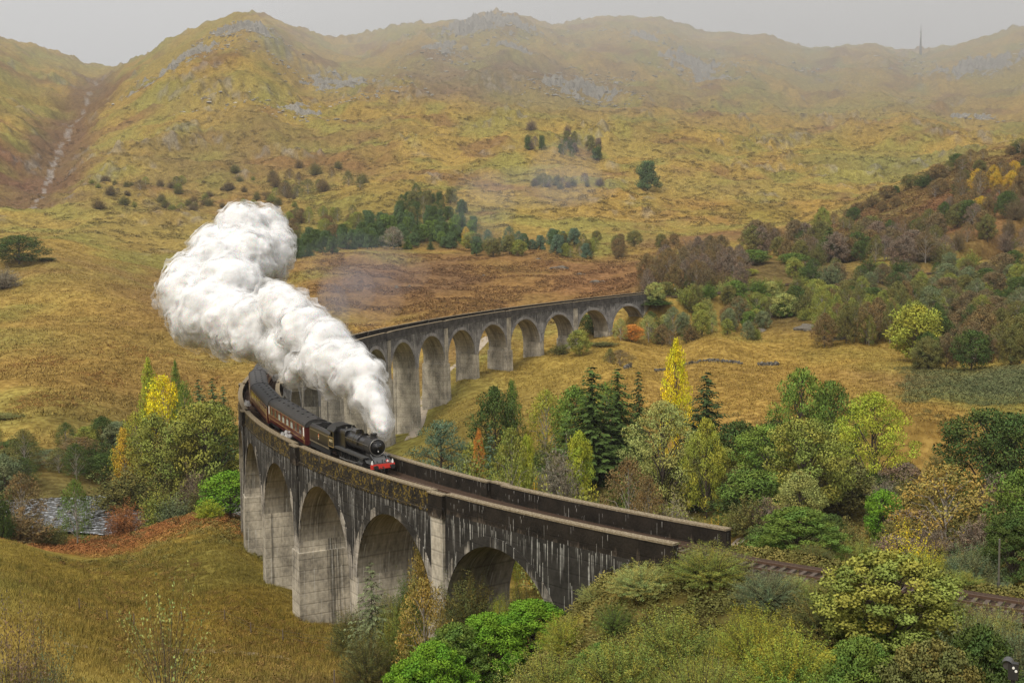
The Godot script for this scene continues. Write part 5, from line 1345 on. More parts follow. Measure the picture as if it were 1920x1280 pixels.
const NEAR := [
	["bush", "laurel", "green", 1500, 950, 93, 180, "big glossy green bush beyond the end of the parapet", "bush"],
	["bush", "thicket", "gold", 1335, 950, 102, 100, "golden leaved sapling clump behind the parapet end", "bush"],
	["bush", "thicket_b", "olive", 1612, 1002, 96, 120, "olive bush right of the big glossy green bush", "bush"],
	["birch_tree", "twigs", "yellow", 1702, 962, 98, 120, "young birch with sparse yellow leaves above the railway", "birch"],
	["bush", "thicket", "yellow_green", 1740, 1010, 92, 130, "yellow green bush under the sparse yellow birch", "bush"],
	["bush", "thicket_b", "grey_green", 1822, 1000, 90, 110, "speckled grey green bush beside the grey metal post", "bush"],
	["bush", "laurel", "dark_green", 1900, 965, 92, 130, "dark green bush behind the grey metal post", "bush"],
	["bush", "thicket_b", "yellow_green", 1660, 1040, 88, 90, "yellowish bush low beside the near rails", "bush"],
	["bush", "thicket", "olive", 1330, 1008, 79, 170, "olive willow thicket crowning the bank at the bridge end", "bush"],
	["bush", "thicket_b", "pale_olive", 1205, 1052, 79, 130, "pale willow bush against the dark abutment wall", "bush"],
	["bush", "thicket", "grey_green", 1440, 1056, 75, 140, "grey green thicket right under the near rails", "bush"],
	["bush", "willow_tips", "pale_olive", 1112, 1090, 82, 70, "willow shoots with pale tips beside the last near pier", "bush"],
	["bush", "broom", "green", 1150, 1122, 76, 96, "dark green broom tuft left of the willow thicket", "broom"],
	["bush", "thicket", "yellow_green", 1060, 1140, 79, 110, "yellow green thicket below the abutment arch", "bush"],
	["bush", "thicket_b", "olive", 1265, 1120, 70, 190, "broad olive thicket in the middle of the near bank", "bush"],
	["bush", "thicket", "yellow_green", 1410, 1110, 67, 150, "yellow speckled thicket in the middle of the near bank", "bush"],
	["bush", "thicket_b", "dark_olive", 1545, 1085, 70, 150, "dusky thicket below the near rails", "bush"],
	["maple_tree", "maple", "olive", 1670, 1040, 68, 230, "maple bush turning orange brown at the tips beside the rails", "maple"],
	["bush", "thicket_b", "grey_green", 1905, 1132, 66, 110, "grey green bush under the rails at the right edge", "bush"],
	["bush", "twigs", "brown", 80, 1075, 68, 110, "reddish twiggy bush between the two at the bottom left", "bush"],
	["bush", "thicket", "olive", 1545, 1080, 75, 100, "olive bush overhanging the rails left of the maple", "bush"],
	["bush", "thicket_b", "pale_olive", 1490, 1072, 77, 70, "small pale bush at the rails near the bridge end", "bush"],
	["bush", "thicket", "leaf_green", 1600, 1092, 74, 110, "fresh green bush between the maple and the rails", "bush"],
	["bush", "thicket", "pale_olive", 1860, 1118, 70, 120, "pale bush low before the rails at the right", "bush"],
	["bush", "thicket_b", "olive", 1775, 1095, 71, 110, "olive bush hiding the rails right of the maple", "bush"],
	["bush", "thicket", "grey_green", 1825, 1112, 64, 150, "grey green thicket in front of the rails on the right", "bush"],
	["bush", "laurel", "dark_green", 1840, 1170, 56, 190, "dark glossy laurel bush in the bottom right corner", "laurel"],
	["bush", "thicket_b", "yellow_green", 1480, 1150, 60, 180, "golden green birch bush at the bottom right of centre", "bush"],
	["bush", "thicket", "olive", 1310, 1190, 58, 220, "rusty olive thicket at the bottom edge", "bush"],
	["bush", "thicket_b", "olive", 1160, 1170, 64, 190, "mixed olive bush below the broom tuft", "bush"],
	["bush", "thicket", "olive", 1035, 1185, 68, 190, "grey olive thicket at the bottom edge right of the rhododendron", "bush"],
	["bush", "twigs", "pale_olive", 960, 1215, 66, 160, "twiggy bush with dry pale leaves at the bottom edge", "bush"],
	["bush", "laurel", "green", 1610, 1190, 54, 190, "shaded green bush under the maple", "bush"],
	["bush", "maple", "dark_olive", 1740, 1200, 53, 170, "dark leaved maple shoots below the maple bush", "bush"],
	["bush", "twigs", "grey_green", 1880, 1235, 49, 120, "twiggy bush in front of the black signal lamp", "bush"],
	["rhododendron", "laurel", "bright", 1000, 1122, 89, 190, "bright green rhododendron in the mouth of the nearest arch", "rhododendron"],
	["rhododendron", "laurel", "bright", 915, 1146, 86, 170, "bright green rhododendron left of the one in the arch mouth", "rhododendron"],
	["rhododendron", "laurel", "green", 860, 1166, 84, 150, "darker rhododendron in the middle of the bright green bank", "rhododendron"],
	["rhododendron", "laurel", "bright", 820, 1200, 80, 180, "bright green rhododendron low on the bank near the bottom edge", "rhododendron"],
	["rhododendron", "laurel", "bright", 780, 1232, 77, 160, "lowest bright green rhododendron at the bottom edge", "rhododendron"],
	["bush", "thicket_b", "dark_olive", 660, 1128, 112, 90, "dark bush at the foot of the pier left of the young larch", "bush"],
	["bush", "thicket", "olive", 726, 1086, 109, 80, "olive bush behind the young larch", "bush"],
	["bush", "thicket_b", "green", 765, 1058, 109, 70, "green bush between the larch and the tall tawny birch", "bush"],
	["larch_tree", "larch", "grey_green", 700, 1046, 104, 104, "young grey green larch at the foot of the near pier", "larch"],
	["birch_tree", "birch", "tawny", 797, 1080, 94, 100, "golden birch with a white stem in front of the near arch", "birch"],
	["birch_tree", "birch_b", "tawny", 800, 985, 112, 80, "taller yellow brown birch close to the pilaster", "birch"],
	["bush", "thicket_b", "dark_olive", 880, 1052, 100, 130, "dark olive bush inside the nearest arch", "bush"],
	["bush", "thicket", "dark_olive", 985, 1085, 98, 100, "shaded thicket beneath the nearest arch", "bush"],
	["bush", "thicket", "lime", 940, 1096, 95, 60, "lime green sprig bush above the rhododendrons", "bush"],
	["bush", "thicket_b", "olive", 745, 1120, 100, 80, "olive scrub between the larch and the golden birch", "bush"],
	["bush", "thicket", "dark_olive", 690, 1160, 98, 110, "dusky scrub under the young larch", "bush"],
	["sapling", "sapling", "pale_olive", 318, 985, 76, 210, "nearly leafless sapling with thin reddish twigs in the near field", "sapling"],
	["bush", "twigs", "purple", 30, 1060, 66, 150, "leggy reddish bush at the bottom left corner", "bush"],
	["bush", "twigs", "grey_green", 110, 1120, 66, 120, "sparse grey green bush right of the leggy reddish bush", "bush"],
	["sapling", "twigs", "lime", 970, 926, 122, 22, "tiny green sapling rooted on the track bed by the parapet", "sapling"],
]

# many alike: direction range, distance range, count, [kinds], [leaf colours], height range (m), width share, name, label, category, group
const WOODS := [
	[1216, 1440, 385, 432, 34, ["birch", "egg", "round", "scrub"], ["olive", "pale_olive", "grey_green", "brown", "dark_green"], 5, 9, 0.62, "birch_tree", "tree crowding the far end of the viaduct", "tree", "trees at the far end of the viaduct"],
	[555, 700, 700, 790, 55, ["pine", "spruce_b"], ["pine", "spruce"], 7, 11, 0.62, "pine_tree", "pine in the left wing of the pine wood on the hill", "pine", "pines of the wood across the hill"],
	[670, 890, 735, 880, 130, ["pine", "pine", "spruce_b"], ["spruce", "pine", "pine", "green"], 7, 11, 0.62, "pine_tree", "pine in the body of the pine wood on the hill", "pine", "pines of the wood across the hill"],
	[745, 885, 880, 1000, 30, ["pine", "birch"], ["spruce", "dark_olive"], 9, 14, 0.6, "pine_tree", "tree at the upper edge of the pine wood", "pine", "upper edge of the pine wood"],
	[880, 1120, 690, 760, 40, ["pine", "birch", "round", "pine"], ["blue_pine", "olive", "pine", "dark_olive"], 7, 12, 0.6, "mixed_tree", "pine or birch in right wing of the pine wood", "tree", "right wing of the pine wood"],
	[540, 690, 760, 980, 40, ["birch", "round", "egg"], ["dark_olive", "olive", "brown"], 8, 13, 0.6, "birch_tree", "birch on the slope behind the steam", "birch", "birches behind the steam"],
	[170, 560, 1040, 1240, 75, ["scrub", "birch", "bare", "scrub_b"], ["dark_olive", "dark_brown", "olive", "brown"], 4, 10, 0.8, "hillside_birch", "birch scattered across the left hillside", "birch", "birches scattered on the left hillside"],
	[480, 680, 1080, 1250, 24, ["birch", "bare"], ["brown", "dark_olive"], 9, 15, 0.7, "birch_tree", "birch in the clump at the head of the slope", "birch", "birch clump at the head of the slope"],
	[985, 1140, 1240, 1330, 24, ["bare", "pine", "birch"], ["purple", "dark_olive", "dark_green"], 9, 15, 0.6, "hill_tree", "tree of the clump high on the middle of the hill", "tree", "clump high on the hill"],
	[1000, 1130, 1050, 1080, 18, ["bare", "birch"], ["dark_olive", "purple"], 6, 10, 0.7, "hill_tree", "tree of the thin row below the high clump", "tree", "thin row on the hill"],
	[1150, 1300, 690, 760, 10, ["birch", "round"], ["dark_olive", "brown"], 6, 11, 0.6, "birch_tree", "small birch on the gold slope right of the pine wood", "birch", "small birches on the gold slope"],
	[1210, 1400, 465, 560, 55, ["birch", "bare", "egg"], ["dark_brown", "brown", "purple"], 9, 13, 0.55, "young_birch", "birch in the wood just beyond the far end of the viaduct", "birch", "brown birches beyond the far end"],
	[1400, 1930, 565, 680, 105, ["birch", "bare", "egg", "round"], ["dark_brown", "purple", "dark_olive", "brown", "dark_green"], 9, 15, 0.6, "woodland_tree", "birch in the wood above the far railway", "birch", "dark wood above the railway"],
	[1230, 1520, 415, 490, 75, ["scrub", "round", "birch", "scrub_b"], ["olive", "pale_olive", "dark_olive", "green"], 5, 9, 0.75, "scrub_tree", "scrub tree below the far railway", "tree", "scrub below the far railway"],
	[1480, 1940, 420, 545, 150, ["scrub", "round", "birch", "egg"], ["dark_olive", "olive", "dark_green", "dark_brown", "grey_green"], 6, 10, 0.75, "scrub_tree", "scrub tree on the right slope below the railway", "tree", "scrub on the right slope"],
	[1540, 1720, 365, 430, 46, ["birch", "egg", "birch_b"], ["dark_olive", "brown", "olive"], 9, 13, 0.5, "birch_tree", "birch in the front row of the hillside wood", "birch", "front row of the hillside wood"],
	[1720, 1950, 318, 400, 44, ["birch", "egg", "round"], ["dark_olive", "brown", "dark_green", "dark_brown"], 8, 12, 0.6, "birch_tree", "birch at the right end of the front row", "birch", "right end of the front row"],
	[1560, 1930, 720, 840, 44, ["round", "birch", "scrub"], ["dark_olive", "dark_green", "brown"], 6, 11, 0.8, "knoll_tree", "tree on the brown knoll at the right", "tree", "trees on the brown knoll"],
	[1800, 1940, 650, 730, 26, ["birch", "egg"], ["brown", "dark_brown", "gold"], 10, 16, 0.55, "knoll_tree", "birch on the right flank of the knoll", "birch", "birches on the knoll's flank"],
	[860, 1430, 165, 232, 60, ["scrub", "round", "scrub_b"], ["dark_olive", "olive", "dark_green"], 4, 7, 0.9, "undergrowth_bush", "bush in the riverside wood behind the parapet", "bush", "undergrowth of the riverside wood"],
	[1430, 1950, 130, 215, 44, ["scrub", "round", "bare"], ["dark_olive", "dark_green", "purple"], 4, 7, 0.9, "undergrowth_bush", "bush beside the river on the right", "bush", "undergrowth by the river on the right"],
	[-30, 260, 238, 305, 34, ["egg", "birch", "round"], ["dark_olive", "grey_green", "dark_green", "brown", "olive"], 6, 10, 0.6, "riverside_tree", "tree on the far bank of the river", "tree", "trees on the far river bank"],
	[-20, 440, 232, 290, 46, ["scrub", "scrub_b", "birch"], ["dark_olive", "dark_green", "brown"], 4, 8, 0.8, "riverside_bush", "riverside bush in the left wood", "bush", "undergrowth of the left wood"],
	[1380, 1920, 79, 100, 34, ["thicket", "thicket_b"], ["olive", "dark_olive", "grey_green"], 1.2, 2.2, 1.5, "bank_bush", "low thicket covering the railway bank", "bush", "low thickets of the railway bank"],
	[1000, 1960, 46, 76, 46, ["thicket", "thicket_b", "laurel"], ["olive", "leaf_green", "yellow_green", "green"], 1.6, 3.0, 1.3, "bank_bush", "low thicket at the bottom right below the lookout", "bush", "low thickets below the lookout"],
	[640, 1060, 66, 98, 26, ["thicket", "thicket_b"], ["olive", "dark_olive"], 1.4, 2.4, 1.4, "bank_bush", "low thicket on the slope before the near arches", "bush", "low thickets before the near arches"],
]

const SHAPES := {"bare": " half bare", "round": " round crowned", "egg": " oval crowned", "pine": " loose crowned", "spruce_b": " pointed", "birch": " airy", "birch_b": " slim", "scrub": " many stemmed", "scrub_b": " spreading", "thicket": " fine leaved", "thicket_b": " dense", "laurel": " broad leaved"}

func build_trees() -> void:
	rng.seed = 77
	for q in TREES: single(q)
	for q in NEAR: single(q)
	for q in WOODS:
		for i in q[4]:
			var px := rng.randf_range(q[0], q[1]); var d: float = q[2] * pow(float(q[3]) / q[2], rng.randf())
			var g := spot(px, d)
			if d < 760.0:
				var hit := false
				for L in lines: if near_line(L.flat, Vector2(g.x, g.z)).x < 4.5: hit = true
				if hit: continue
			if d < 300 and g.y < WATER + 0.2: continue
			var h := rng.randf_range(q[7], q[8])
			var ks: Array = q[5]; var cs: Array = q[6]; var kk: String = ks[rng.randi() % ks.size()]; var cc: String = cs[rng.randi() % cs.size()]
			var share: float = (h - q[7]) / (q[8] - q[7])
			var place: String = ", %s %s part" % ["front" if d < sqrt(float(q[2]) * q[3]) else "back", "left" if px < lerpf(q[0], q[1], 0.33) else "right" if px > lerpf(q[0], q[1], 0.67) else "middle"]
			var label := "%s %s%s %s" % ["low" if share < 0.33 else "tall" if share > 0.67 else "middling", cc.replace("_", " ").replace("spruce", "dark green").replace("dark dark", "dark").replace("pine", "bluish green"), SHAPES.get(kk, ""), q[11]] + place
			if label.split(" ").size() > 16: label = label.replace(SHAPES.get(kk, "~"), "")
			if label.split(" ").size() > 16: label = label.replace(" the ", " ")
			plant(q[10], kk, cc, g - Vector3(0, 0.15, 0), h, h * q[9] * 1.4 * rng.randf_range(0.8, 1.25), label, q[12], q[13])

# ---------- grass, heather, bracken
func tuft(sd: int, blades: int, spread: float, wide: float, lean: float) -> ArrayMesh:
	var q := Crown.new(); q.r.seed = sd; var r := q.r
	for i in blades:
		var a := r.randf() * TAU; var d := Vector3(cos(a), 0, sin(a))
		var l := (d * lean * r.randf_range(0.3, 1.2) + Vector3.UP).normalized()
		var g := r.randf_range(0.75, 1.0)
		q.leaf(d * spread * r.randf(), (d * 0.5 + Vector3.UP).normalized(), l, r.randf_range(0.6, 1.1), wide, Color(g, g, g * r.randf_range(0.8, 1.0)))
	return q.mesh()

func clump(sd: int, leaves: int, size: float) -> ArrayMesh:
	var q := Crown.new(); q.r.seed = sd; var r := q.r
	for i in leaves:
		var d := q.ball(); d.y = absf(d.y)
		var p := Vector3(d.x * 0.5, d.y * 0.55, d.z * 0.5) * (0.7 + 0.35 * r.randf())
		var g := r.randf_range(0.55, 1.0)
		q.leaf(p, (d + q.ball() * 0.5 + Vector3(0, 0.4, 0)).normalized(), (q.ball() + d).normalized(), size * r.randf_range(0.6, 1.4), 0.6, Color(g, g, g))
	return q.mesh()

# scattered over a stretch of ground; each copy takes the ground's own colour there, pulled towards the plant's
func strew(called: String, label: String, category: String, mesh: Mesh, count: int, px0: float, px1: float, d0: float, d1: float, h0: float, h1: float, wide: float, own: Color, pull: float, patch := 0.0) -> void:
	var mm := MultiMesh.new(); mm.transform_format = MultiMesh.TRANSFORM_3D; mm.use_colors = true; mm.mesh = mesh
	var buf := PackedFloat32Array(); var n := 0
	var a0 := (px0 - 960.0) / LENS; var a1 := (px1 - 960.0) / LENS
	for i in count:
		var su := rng.randf(); var sv := rng.randf(); var a := atan(lerpf(a0, a1, su)); var d: float = d0 * pow(d1 / d0, sv)
		var x := sin(a) * d; var z := -cos(a) * d
		if minf(minf(su, 1.0 - su), minf(sv, 1.0 - sv)) < 0.16 * rng.randf() + 0.35 * maxf(0.0, nB.get_noise_2d(x * 1.9, z * 1.9)): continue
		if patch > 0.0 and nB.get_noise_2d(x * 1.3 + 300.0, z * 1.3) < patch - 0.5: continue
		var y := ground(x, z)
		if d < 420.0 and y < WATER + 0.15: continue
		if d < 700.0:
			var hit := false
			for L in lines: if near_line(L.flat, Vector2(x, z)).x < 2.9: hit = true
			if hit: continue
		var h := rng.randf_range(h0, h1); var w := h * wide * rng.randf_range(0.8, 1.3); var t := rng.randf() * TAU
		var c := ground_color(x, z, d, 0.1).lerp(own * 1.25, pull * rng.randf_range(0.4, 1.0)) * rng.randf_range(0.75, 1.35)
		buf.append_array(PackedFloat32Array([w * cos(t), 0.0, w * sin(t), x, 0.0, h, 0.0, y - 0.05 * h, -w * sin(t), 0.0, w * cos(t), z, c.r, c.g, c.b, 1.0]))
		n += 1
	mm.instance_count = n
	mm.buffer = buf
	var o := MultiMeshInstance3D.new(); o.name = numbered(called); o.multimesh = mm; o.material_override = M.plain; add_child(o)
	tag(o, label, category, "", "stuff")

# grey crags: rocks heaped where the ground breaks through
func crag_rocks() -> void:
	var b := Mb.new(); var r := RandomNumberGenerator.new(); r.seed = 4
	for i in 5: b.box(Vector3(r.randf_range(-.35, .35), r.randf_range(-.1, .25), r.randf_range(-.3, .3)), Vector3(r.randf_range(.4, .9), r.randf_range(.3, .7), r.randf_range(.4, .8)), Basis.from_euler(Vector3(r.randf_range(-.4, .4), r.randf() * 3, r.randf_range(-.4, .4))))
	var mm := MultiMesh.new(); mm.transform_format = MultiMesh.TRANSFORM_3D; mm.use_colors = true; mm.mesh = b.mesh()
	var buf := PackedFloat32Array(); var n := 0
	var spots := [[452, 1850, 40, 0.02, 260], [345, 1790, 60, 0.012, 160], [640, 1740, 90, 0.012, 200], [880, 1960, 50, 0.02, 260], [960, 2020, 45, 0.02, 260], [835, 1830, 40, 0.015, 130], [1300, 1960, 40, 0.02, 200], [1340, 1880, 40, 0.01, 120], [1850, 2050, 70, 0.02, 260], [1820, 1700, 24, 0.012, 110], [1090, 1640, 60, 0.012, 160], [700, 1600, 50, 0.01, 90], [1200, 2120, 60, 0.015, 160], [560, 1500, 40, 0.008, 60], [1500, 2050, 60, 0.012, 100], [1130, 1800, 50, 0.012, 120], [430, 1560, 50, 0.01, 60], [1700, 2160, 40, 0.012, 110]]
	for q in spots:
		for i in q[4]:
			var g0 := spot(q[0] + rng.randfn() * q[2], q[1] * exp(rng.randfn() * q[3])); var x := g0.x; var z := g0.z; var d := Vector2(x, z).length()
			var y := ground(x, z); var h := rng.randf_range(0.5, 2.4); var w := h * rng.randf_range(1.2, 2.4); var t := rng.randf() * TAU; var k := rng.randf_range(0.24, 0.42)
			buf.append_array(PackedFloat32Array([w * cos(t), 0.0, w * sin(t), x, 0.0, h, 0.0, y - 0.1 * h, -w * sin(t), 0.0, w * cos(t), z, k, k * 0.95, k * 0.86, 1.0])); n += 1
	mm.instance_count = n; mm.buffer = buf
	var o := MultiMeshInstance3D.new(); o.name = "crag_rocks"; o.multimesh = mm; o.material_override = M.plain; add_child(o)
	tag(o, "grey broken crags showing through the grass of the upper hills", "rocks", "", "stuff")

func build_cover() -> void:
	rng.seed = 55; crag_rocks()
	rng.seed = 99
	var g1 := tuft(1, 20, 0.45, 0.05, 0.9); var g2 := tuft(2, 9, 0.4, 0.10, 0.9); var br := clump(3, 130, 0.13); var he := clump(4, 34, 0.30)
	strew("grass_tussocks", "golden olive grass tussocks of the near field below the viaduct", "grass", g1, 70000, -200, 760, 68, 215, 0.18, 0.5, 1.0, Color(0.25, 0.18, 0.04), 0.25)
	strew("meadow_grass", "pale golden grass of the meadow inside the viaduct's curve", "grass", g2, 34000, 700, 2050, 215, 450, 0.35, 0.8, 1.3, Color(0.33, 0.22, 0.05), 0.5)
	strew("moor_grass", "tawny grass of the moor beyond the river on the left", "grass", g2, 30000, -150, 700, 290, 900, 0.5, 1.1, 1.6, Color(0.27, 0.18, 0.05), 0.5)
	strew("bracken", "rust brown bracken and heather on the slope behind the viaduct", "bracken", he, 24000, 480, 1330, 420, 800, 0.5, 1.2, 2.0, Color(0.17, 0.085, 0.035), 0.6, 0.42)
	strew("rushes", "dark olive rush clumps dotted over the near field", "rushes", tuft(5, 26, 0.4, 0.035, 0.6), 9000, -150, 720, 74, 200, 0.45, 0.9, 0.8, Color(0.12, 0.11, 0.03), 0.8, 0.48)
	strew("dead_bracken", "brown dead bracken patches in the near field", "bracken", br, 4500, -100, 700, 80, 190, 0.3, 0.7, 1.8, Color(0.15, 0.075, 0.03), 0.8, 0.62)
	strew("river_bracken", "russet bracken edging the near field above the river", "bracken", br, 2600, -80, 480, 178, 222, 0.5, 1.0, 1.8, Color(0.26, 0.10, 0.035), 0.85)
	strew("green_bracken", "grey green bracken patch at the right edge of the meadow", "bracken", br, 3600, 1690, 2000, 280, 324, 0.7, 1.5, 1.7, Color(0.085, 0.105, 0.045), 0.95)
	strew("knoll_bracken", "rust bracken covering the brown knoll on the right", "bracken", he, 9000, 1500, 2000, 640, 850, 0.6, 1.4, 2.2, Color(0.17, 0.085, 0.04), 0.7)
	strew("hill_heather", "dark heather clumps strewn over the upper hills", "heather", he, 42000, -100, 2050, 800, 1900, 0.7, 1.9, 2.4, Color(0.11, 0.085, 0.035), 0.55, 0.45)
	strew("moor_bracken", "orange brown bracken patches on the left moor", "bracken", br, 5000, -60, 420, 300, 460, 0.5, 1.0, 2.0, Color(0.26, 0.12, 0.035), 0.8, 0.62)
	strew("bank_undergrowth", "tangled undergrowth between the bushes of the near bank", "undergrowth", br, 9000, 640, 2050, 44, 120, 0.4, 1.1, 1.5, Color(0.10, 0.105, 0.03), 0.9)
	strew("wood_undergrowth", "dull green undergrowth of the riverside woods", "undergrowth", br, 7000, -100, 2050, 160, 285, 0.5, 1.2, 1.6, Color(0.10, 0.10, 0.035), 0.8, 0.45)

# ---------- small things
func build_small() -> void:
	rng.seed = 31
	# wire fence across the near field
	var fence := thing("wire_fence", "thin wire fence on leaning wooden posts across the near field", "fence")
	var tops := []
	for q in [[150, 118], [202, 117], [251, 118], [341, 121], [421, 122], [471, 118], [531, 116], [621, 114]]:
		var g := spot(q[0], q[1]); var b := Mb.new(); var tip := g + Vector3(rng.randf_range(-.08, .08), 1.25, rng.randf_range(-.08, .08))
		b.tube([g - Vector3(0, .3, 0), tip], [0.06, 0.05], 6); part("post", b.mesh(), M.wood, fence); tops.append([g, tip])
	for h in [0.45, 0.8, 1.1]:
		var b := Mb.new(); var pts := []; var rad := []
		for q in tops: pts.append(q[0].lerp(q[1], h / 1.25)); rad.append(0.008)
		b.tube(pts, rad, 3, false); part("wire", b.mesh(), M.iron, fence)
	var g := spot(627, 97); var b := Mb.new(); b.tube([g - Vector3(0, .3, 0), g + Vector3(.03, 1.35, 0)], [0.08, 0.07], 7)
	tag(part("fence_post", b.mesh(), M.wood), "stout dark fence post alone at the bottom edge of the field", "post")
	for q in [[1408, 97, "short rusty post at the path side of the bridge end"], [1416, 96, "second short rusty post by the bridge end"]]:
		g = spot(q[0], q[1]); b = Mb.new(); b.box(g + Vector3(0, .5, 0), Vector3(0.14, 1.3, 0.14)); tag(part("marker_post", b.mesh(), M.rail), q[2], "post")
	# grey post by the rails
	g = spot(1872, 84); b = Mb.new()
	var pt := sight(1872, 1010, 84.0)
	b.tube([g - Vector3(0, .3, 0), Vector3(g.x, pt.y, g.z)], [0.07, 0.06], 8); var pole := thing("metal_post", "tall thin grey metal post standing by the near rails", "post"); part("post", b.mesh(), M.steel, pole)
	b = Mb.new(); b.box(Vector3(g.x, g.y + 0.6, g.z), Vector3(0.18, 0.3, 0.12)); part("junction_box", b.mesh(), M.iron, pole)
	# the back of a signal lamp in the corner
	var at := sight(1900, 1252, 47.0)
	var sg := thing("signal_lamp", "black hooded signal lamp half buried in the bushes at the bottom right", "signal", Vector3(at.x, at.y, at.z))
	sg.rotation.y = -0.5
	b = Mb.new(); b.box(Vector3(0, -0.1, 0), Vector3(0.34, 0.62, 0.26)); part("case", b.mesh(), M.soot, sg)
	b = Mb.new()
	for i in 8:
		var a0 := PI * i / 8.0; var a1 := PI * (i + 1) / 8.0
		b.quad(Vector3(-0.2 + cos(a0) * 0.2, 0.12 + sin(a0) * 0.2, 0.2), Vector3(-0.2 + cos(a1) * 0.2, 0.12 + sin(a1) * 0.2, 0.2), Vector3(-0.2 + cos(a1) * 0.2, 0.12 + sin(a1) * 0.2, -0.3), Vector3(-0.2 + cos(a0) * 0.2, 0.12 + sin(a0) * 0.2, -0.3))
	part("hood", b.mesh(), M.iron, sg)
	b = Mb.new(); b.tube([Vector3(-0.2, 0.1, 0.02), Vector3(-0.2, 0.1, 0.08)], [0.16, 0.16], 14); part("lamp_back", b.mesh(), M.iron, sg)
	for q in [Vector3(0.02, 0.06, 0.14), Vector3(0.11, -0.05, 0.14)]:
		b = Mb.new(); b.tube([q, q + Vector3(0, 0, 0.03)], [0.05, 0.045], 10); part("white_disc", b.mesh(), M.white, sg)
	b = Mb.new(); b.tube([Vector3(0, -0.3, 0), Vector3(0, -4.0, 0)], [0.08, 0.08], 8); part("post", b.mesh(), M.soot, sg)
	# radio mast on the skyline
	g = spot(1726, 2312.0); var mast := thing("radio_mast", "thin lattice radio mast on the skyline at the right", "mast", g)
	var H := 50.0
	for q in [Vector2(-1, -1), Vector2(1, -1), Vector2(1, 1), Vector2(-1, 1)]:
		b = Mb.new(); b.tube([Vector3(q.x * 1.3, -4, q.y * 1.3), Vector3(q.x * 0.5, H * 0.8, q.y * 0.5)], [0.8, 0.6], 4); part("leg", b.mesh(), M.iron, mast)
	for i in 14:
		var y := i * H * 0.8 / 14.0; var w := lerpf(1.3, 0.5, i / 14.0); b = Mb.new()
		b.tube([Vector3(-w, y, w), Vector3(w, y + 2.8, w)], [0.25, 0.25], 3); b.tube([Vector3(w, y, -w), Vector3(w, y + 2.8, w)], [0.25, 0.25], 3); b.tube([Vector3(-w, y, w), Vector3(w, y, w)], [0.25, 0.25], 3); part("brace", b.mesh(), M.iron, mast)
	b = Mb.new(); b.tube([Vector3(0, H * 0.8, 0), Vector3(0, H, 0)], [0.7, 0.4], 5); part("antenna", b.mesh(), M.iron, mast)
	for q in [[0.78, 1.6], [0.62, -1.8], [0.5, 1.9], [0.7, -1.2], [0.3, 1.6]]:
		b = Mb.new(); b.tube([Vector3(q[1], H * q[0], 0.6), Vector3(q[1], H * q[0], 1.1)], [1.1, 1.1], 10); part("dish", b.mesh(), M.white, mast)
	# dry stone wall across the meadow
	var wall := thing("dry_stone_wall", "broken dry stone wall running across the meadow behind the spruces", "wall")
	var sm := Mb.new(); sm.box(Vector3.ZERO, Vector3(1, 1, 1))
	var stone := PackedFloat32Array(); var n := 0
	for q in [[1172, 720, 1182, 696, 322, 345], [1228, 0, 1262, 0, 336, 338], [1282, 0, 1390, 0, 338, 342], [1422, 0, 1460, 0, 342, 344]]:
		for i in 70:
			var px := lerpf(q[0], q[2], i / 69.0); var p := spot(px, lerpf(q[4], q[5], i / 69.0))
			for e in 2 + rng.randi() % 3:
				var bs := Basis.from_euler(Vector3(rng.randf() * 3, rng.randf() * 3, rng.randf() * 3)).scaled(Vector3.ONE * rng.randf_range(0.25, 0.55))
				var o := p + Vector3(rng.randf_range(-.3, .3), 0.12 + e * 0.24, rng.randf_range(-.3, .3)); var k := rng.randf_range(0.05, 0.17)
				stone.append_array(PackedFloat32Array([bs.x.x, bs.y.x, bs.z.x, o.x, bs.x.y, bs.y.y, bs.z.y, o.y, bs.x.z, bs.y.z, bs.z.z, o.z, k, k * 0.93, k * 0.80, 1.0])); n += 1
	var mm := MultiMesh.new(); mm.transform_format = MultiMesh.TRANSFORM_3D; mm.use_colors = true; mm.mesh = sm.mesh(); mm.instance_count = n; mm.buffer = stone
	var wo := MultiMeshInstance3D.new(); wo.name = "stones"; wo.multimesh = mm; wo.material_override = M.plain; wall.add_child(wo); wo.set_meta("kind", "stuff")
	# rock outcrops
	for q in [[1520, 402, 60, 2.2, "grey rock slab breaking out of the meadow knoll"], [1562, 380, 46, 2.2, "lower rock slab at the right end of the meadow knoll"], [1432, 412, 26, 1.4, "small rock slab at the left end of the meadow knoll"], [1046, 632, 34, 1.6, "pale wet rock slab on the brown slope above the far arches"], [1088, 600, 22, 1.2, "narrow pale rock lower on the brown slope"], [1122, 560, 34, 1.3, "long pale rock just above the far parapet"], [745, 560, 10, 2.0, "left of two small pale boulders behind the viaduct"], [766, 560, 9, 2.0, "right of two small pale boulders behind the viaduct"], [1008, 660, 14, 1.2, "little pale slab left of the wet rock slab"], [905, 610, 10, 1.3, "lone pale boulder in the middle of the brown slope"]]:
		g = spot(q[0], q[1]); var w: float = q[2] * q[1] / LENS
		var rb := Mb.new(); var rr := RandomNumberGenerator.new(); rr.seed = int(q[0])
		var off := Vector3(rr.randf() * 50, 0, 0); var NR := 14; var NS := 22; var pts := []
		for i in NR + 1:
			for j in NS:
				var th := PI * i / NR; var ph := TAU * j / NS
				var d := Vector3(sin(th) * cos(ph), cos(th), sin(th) * sin(ph))
				var k := 1.0 + 0.5 * nC.get_noise_3dv(d * 9.0 + off) + 0.3 * nC.get_noise_3dv(d * 22.0 + off)
				pts.append(Vector3(d.x * w * 0.5, d.y * q[3], d.z * w * 0.35) * k)
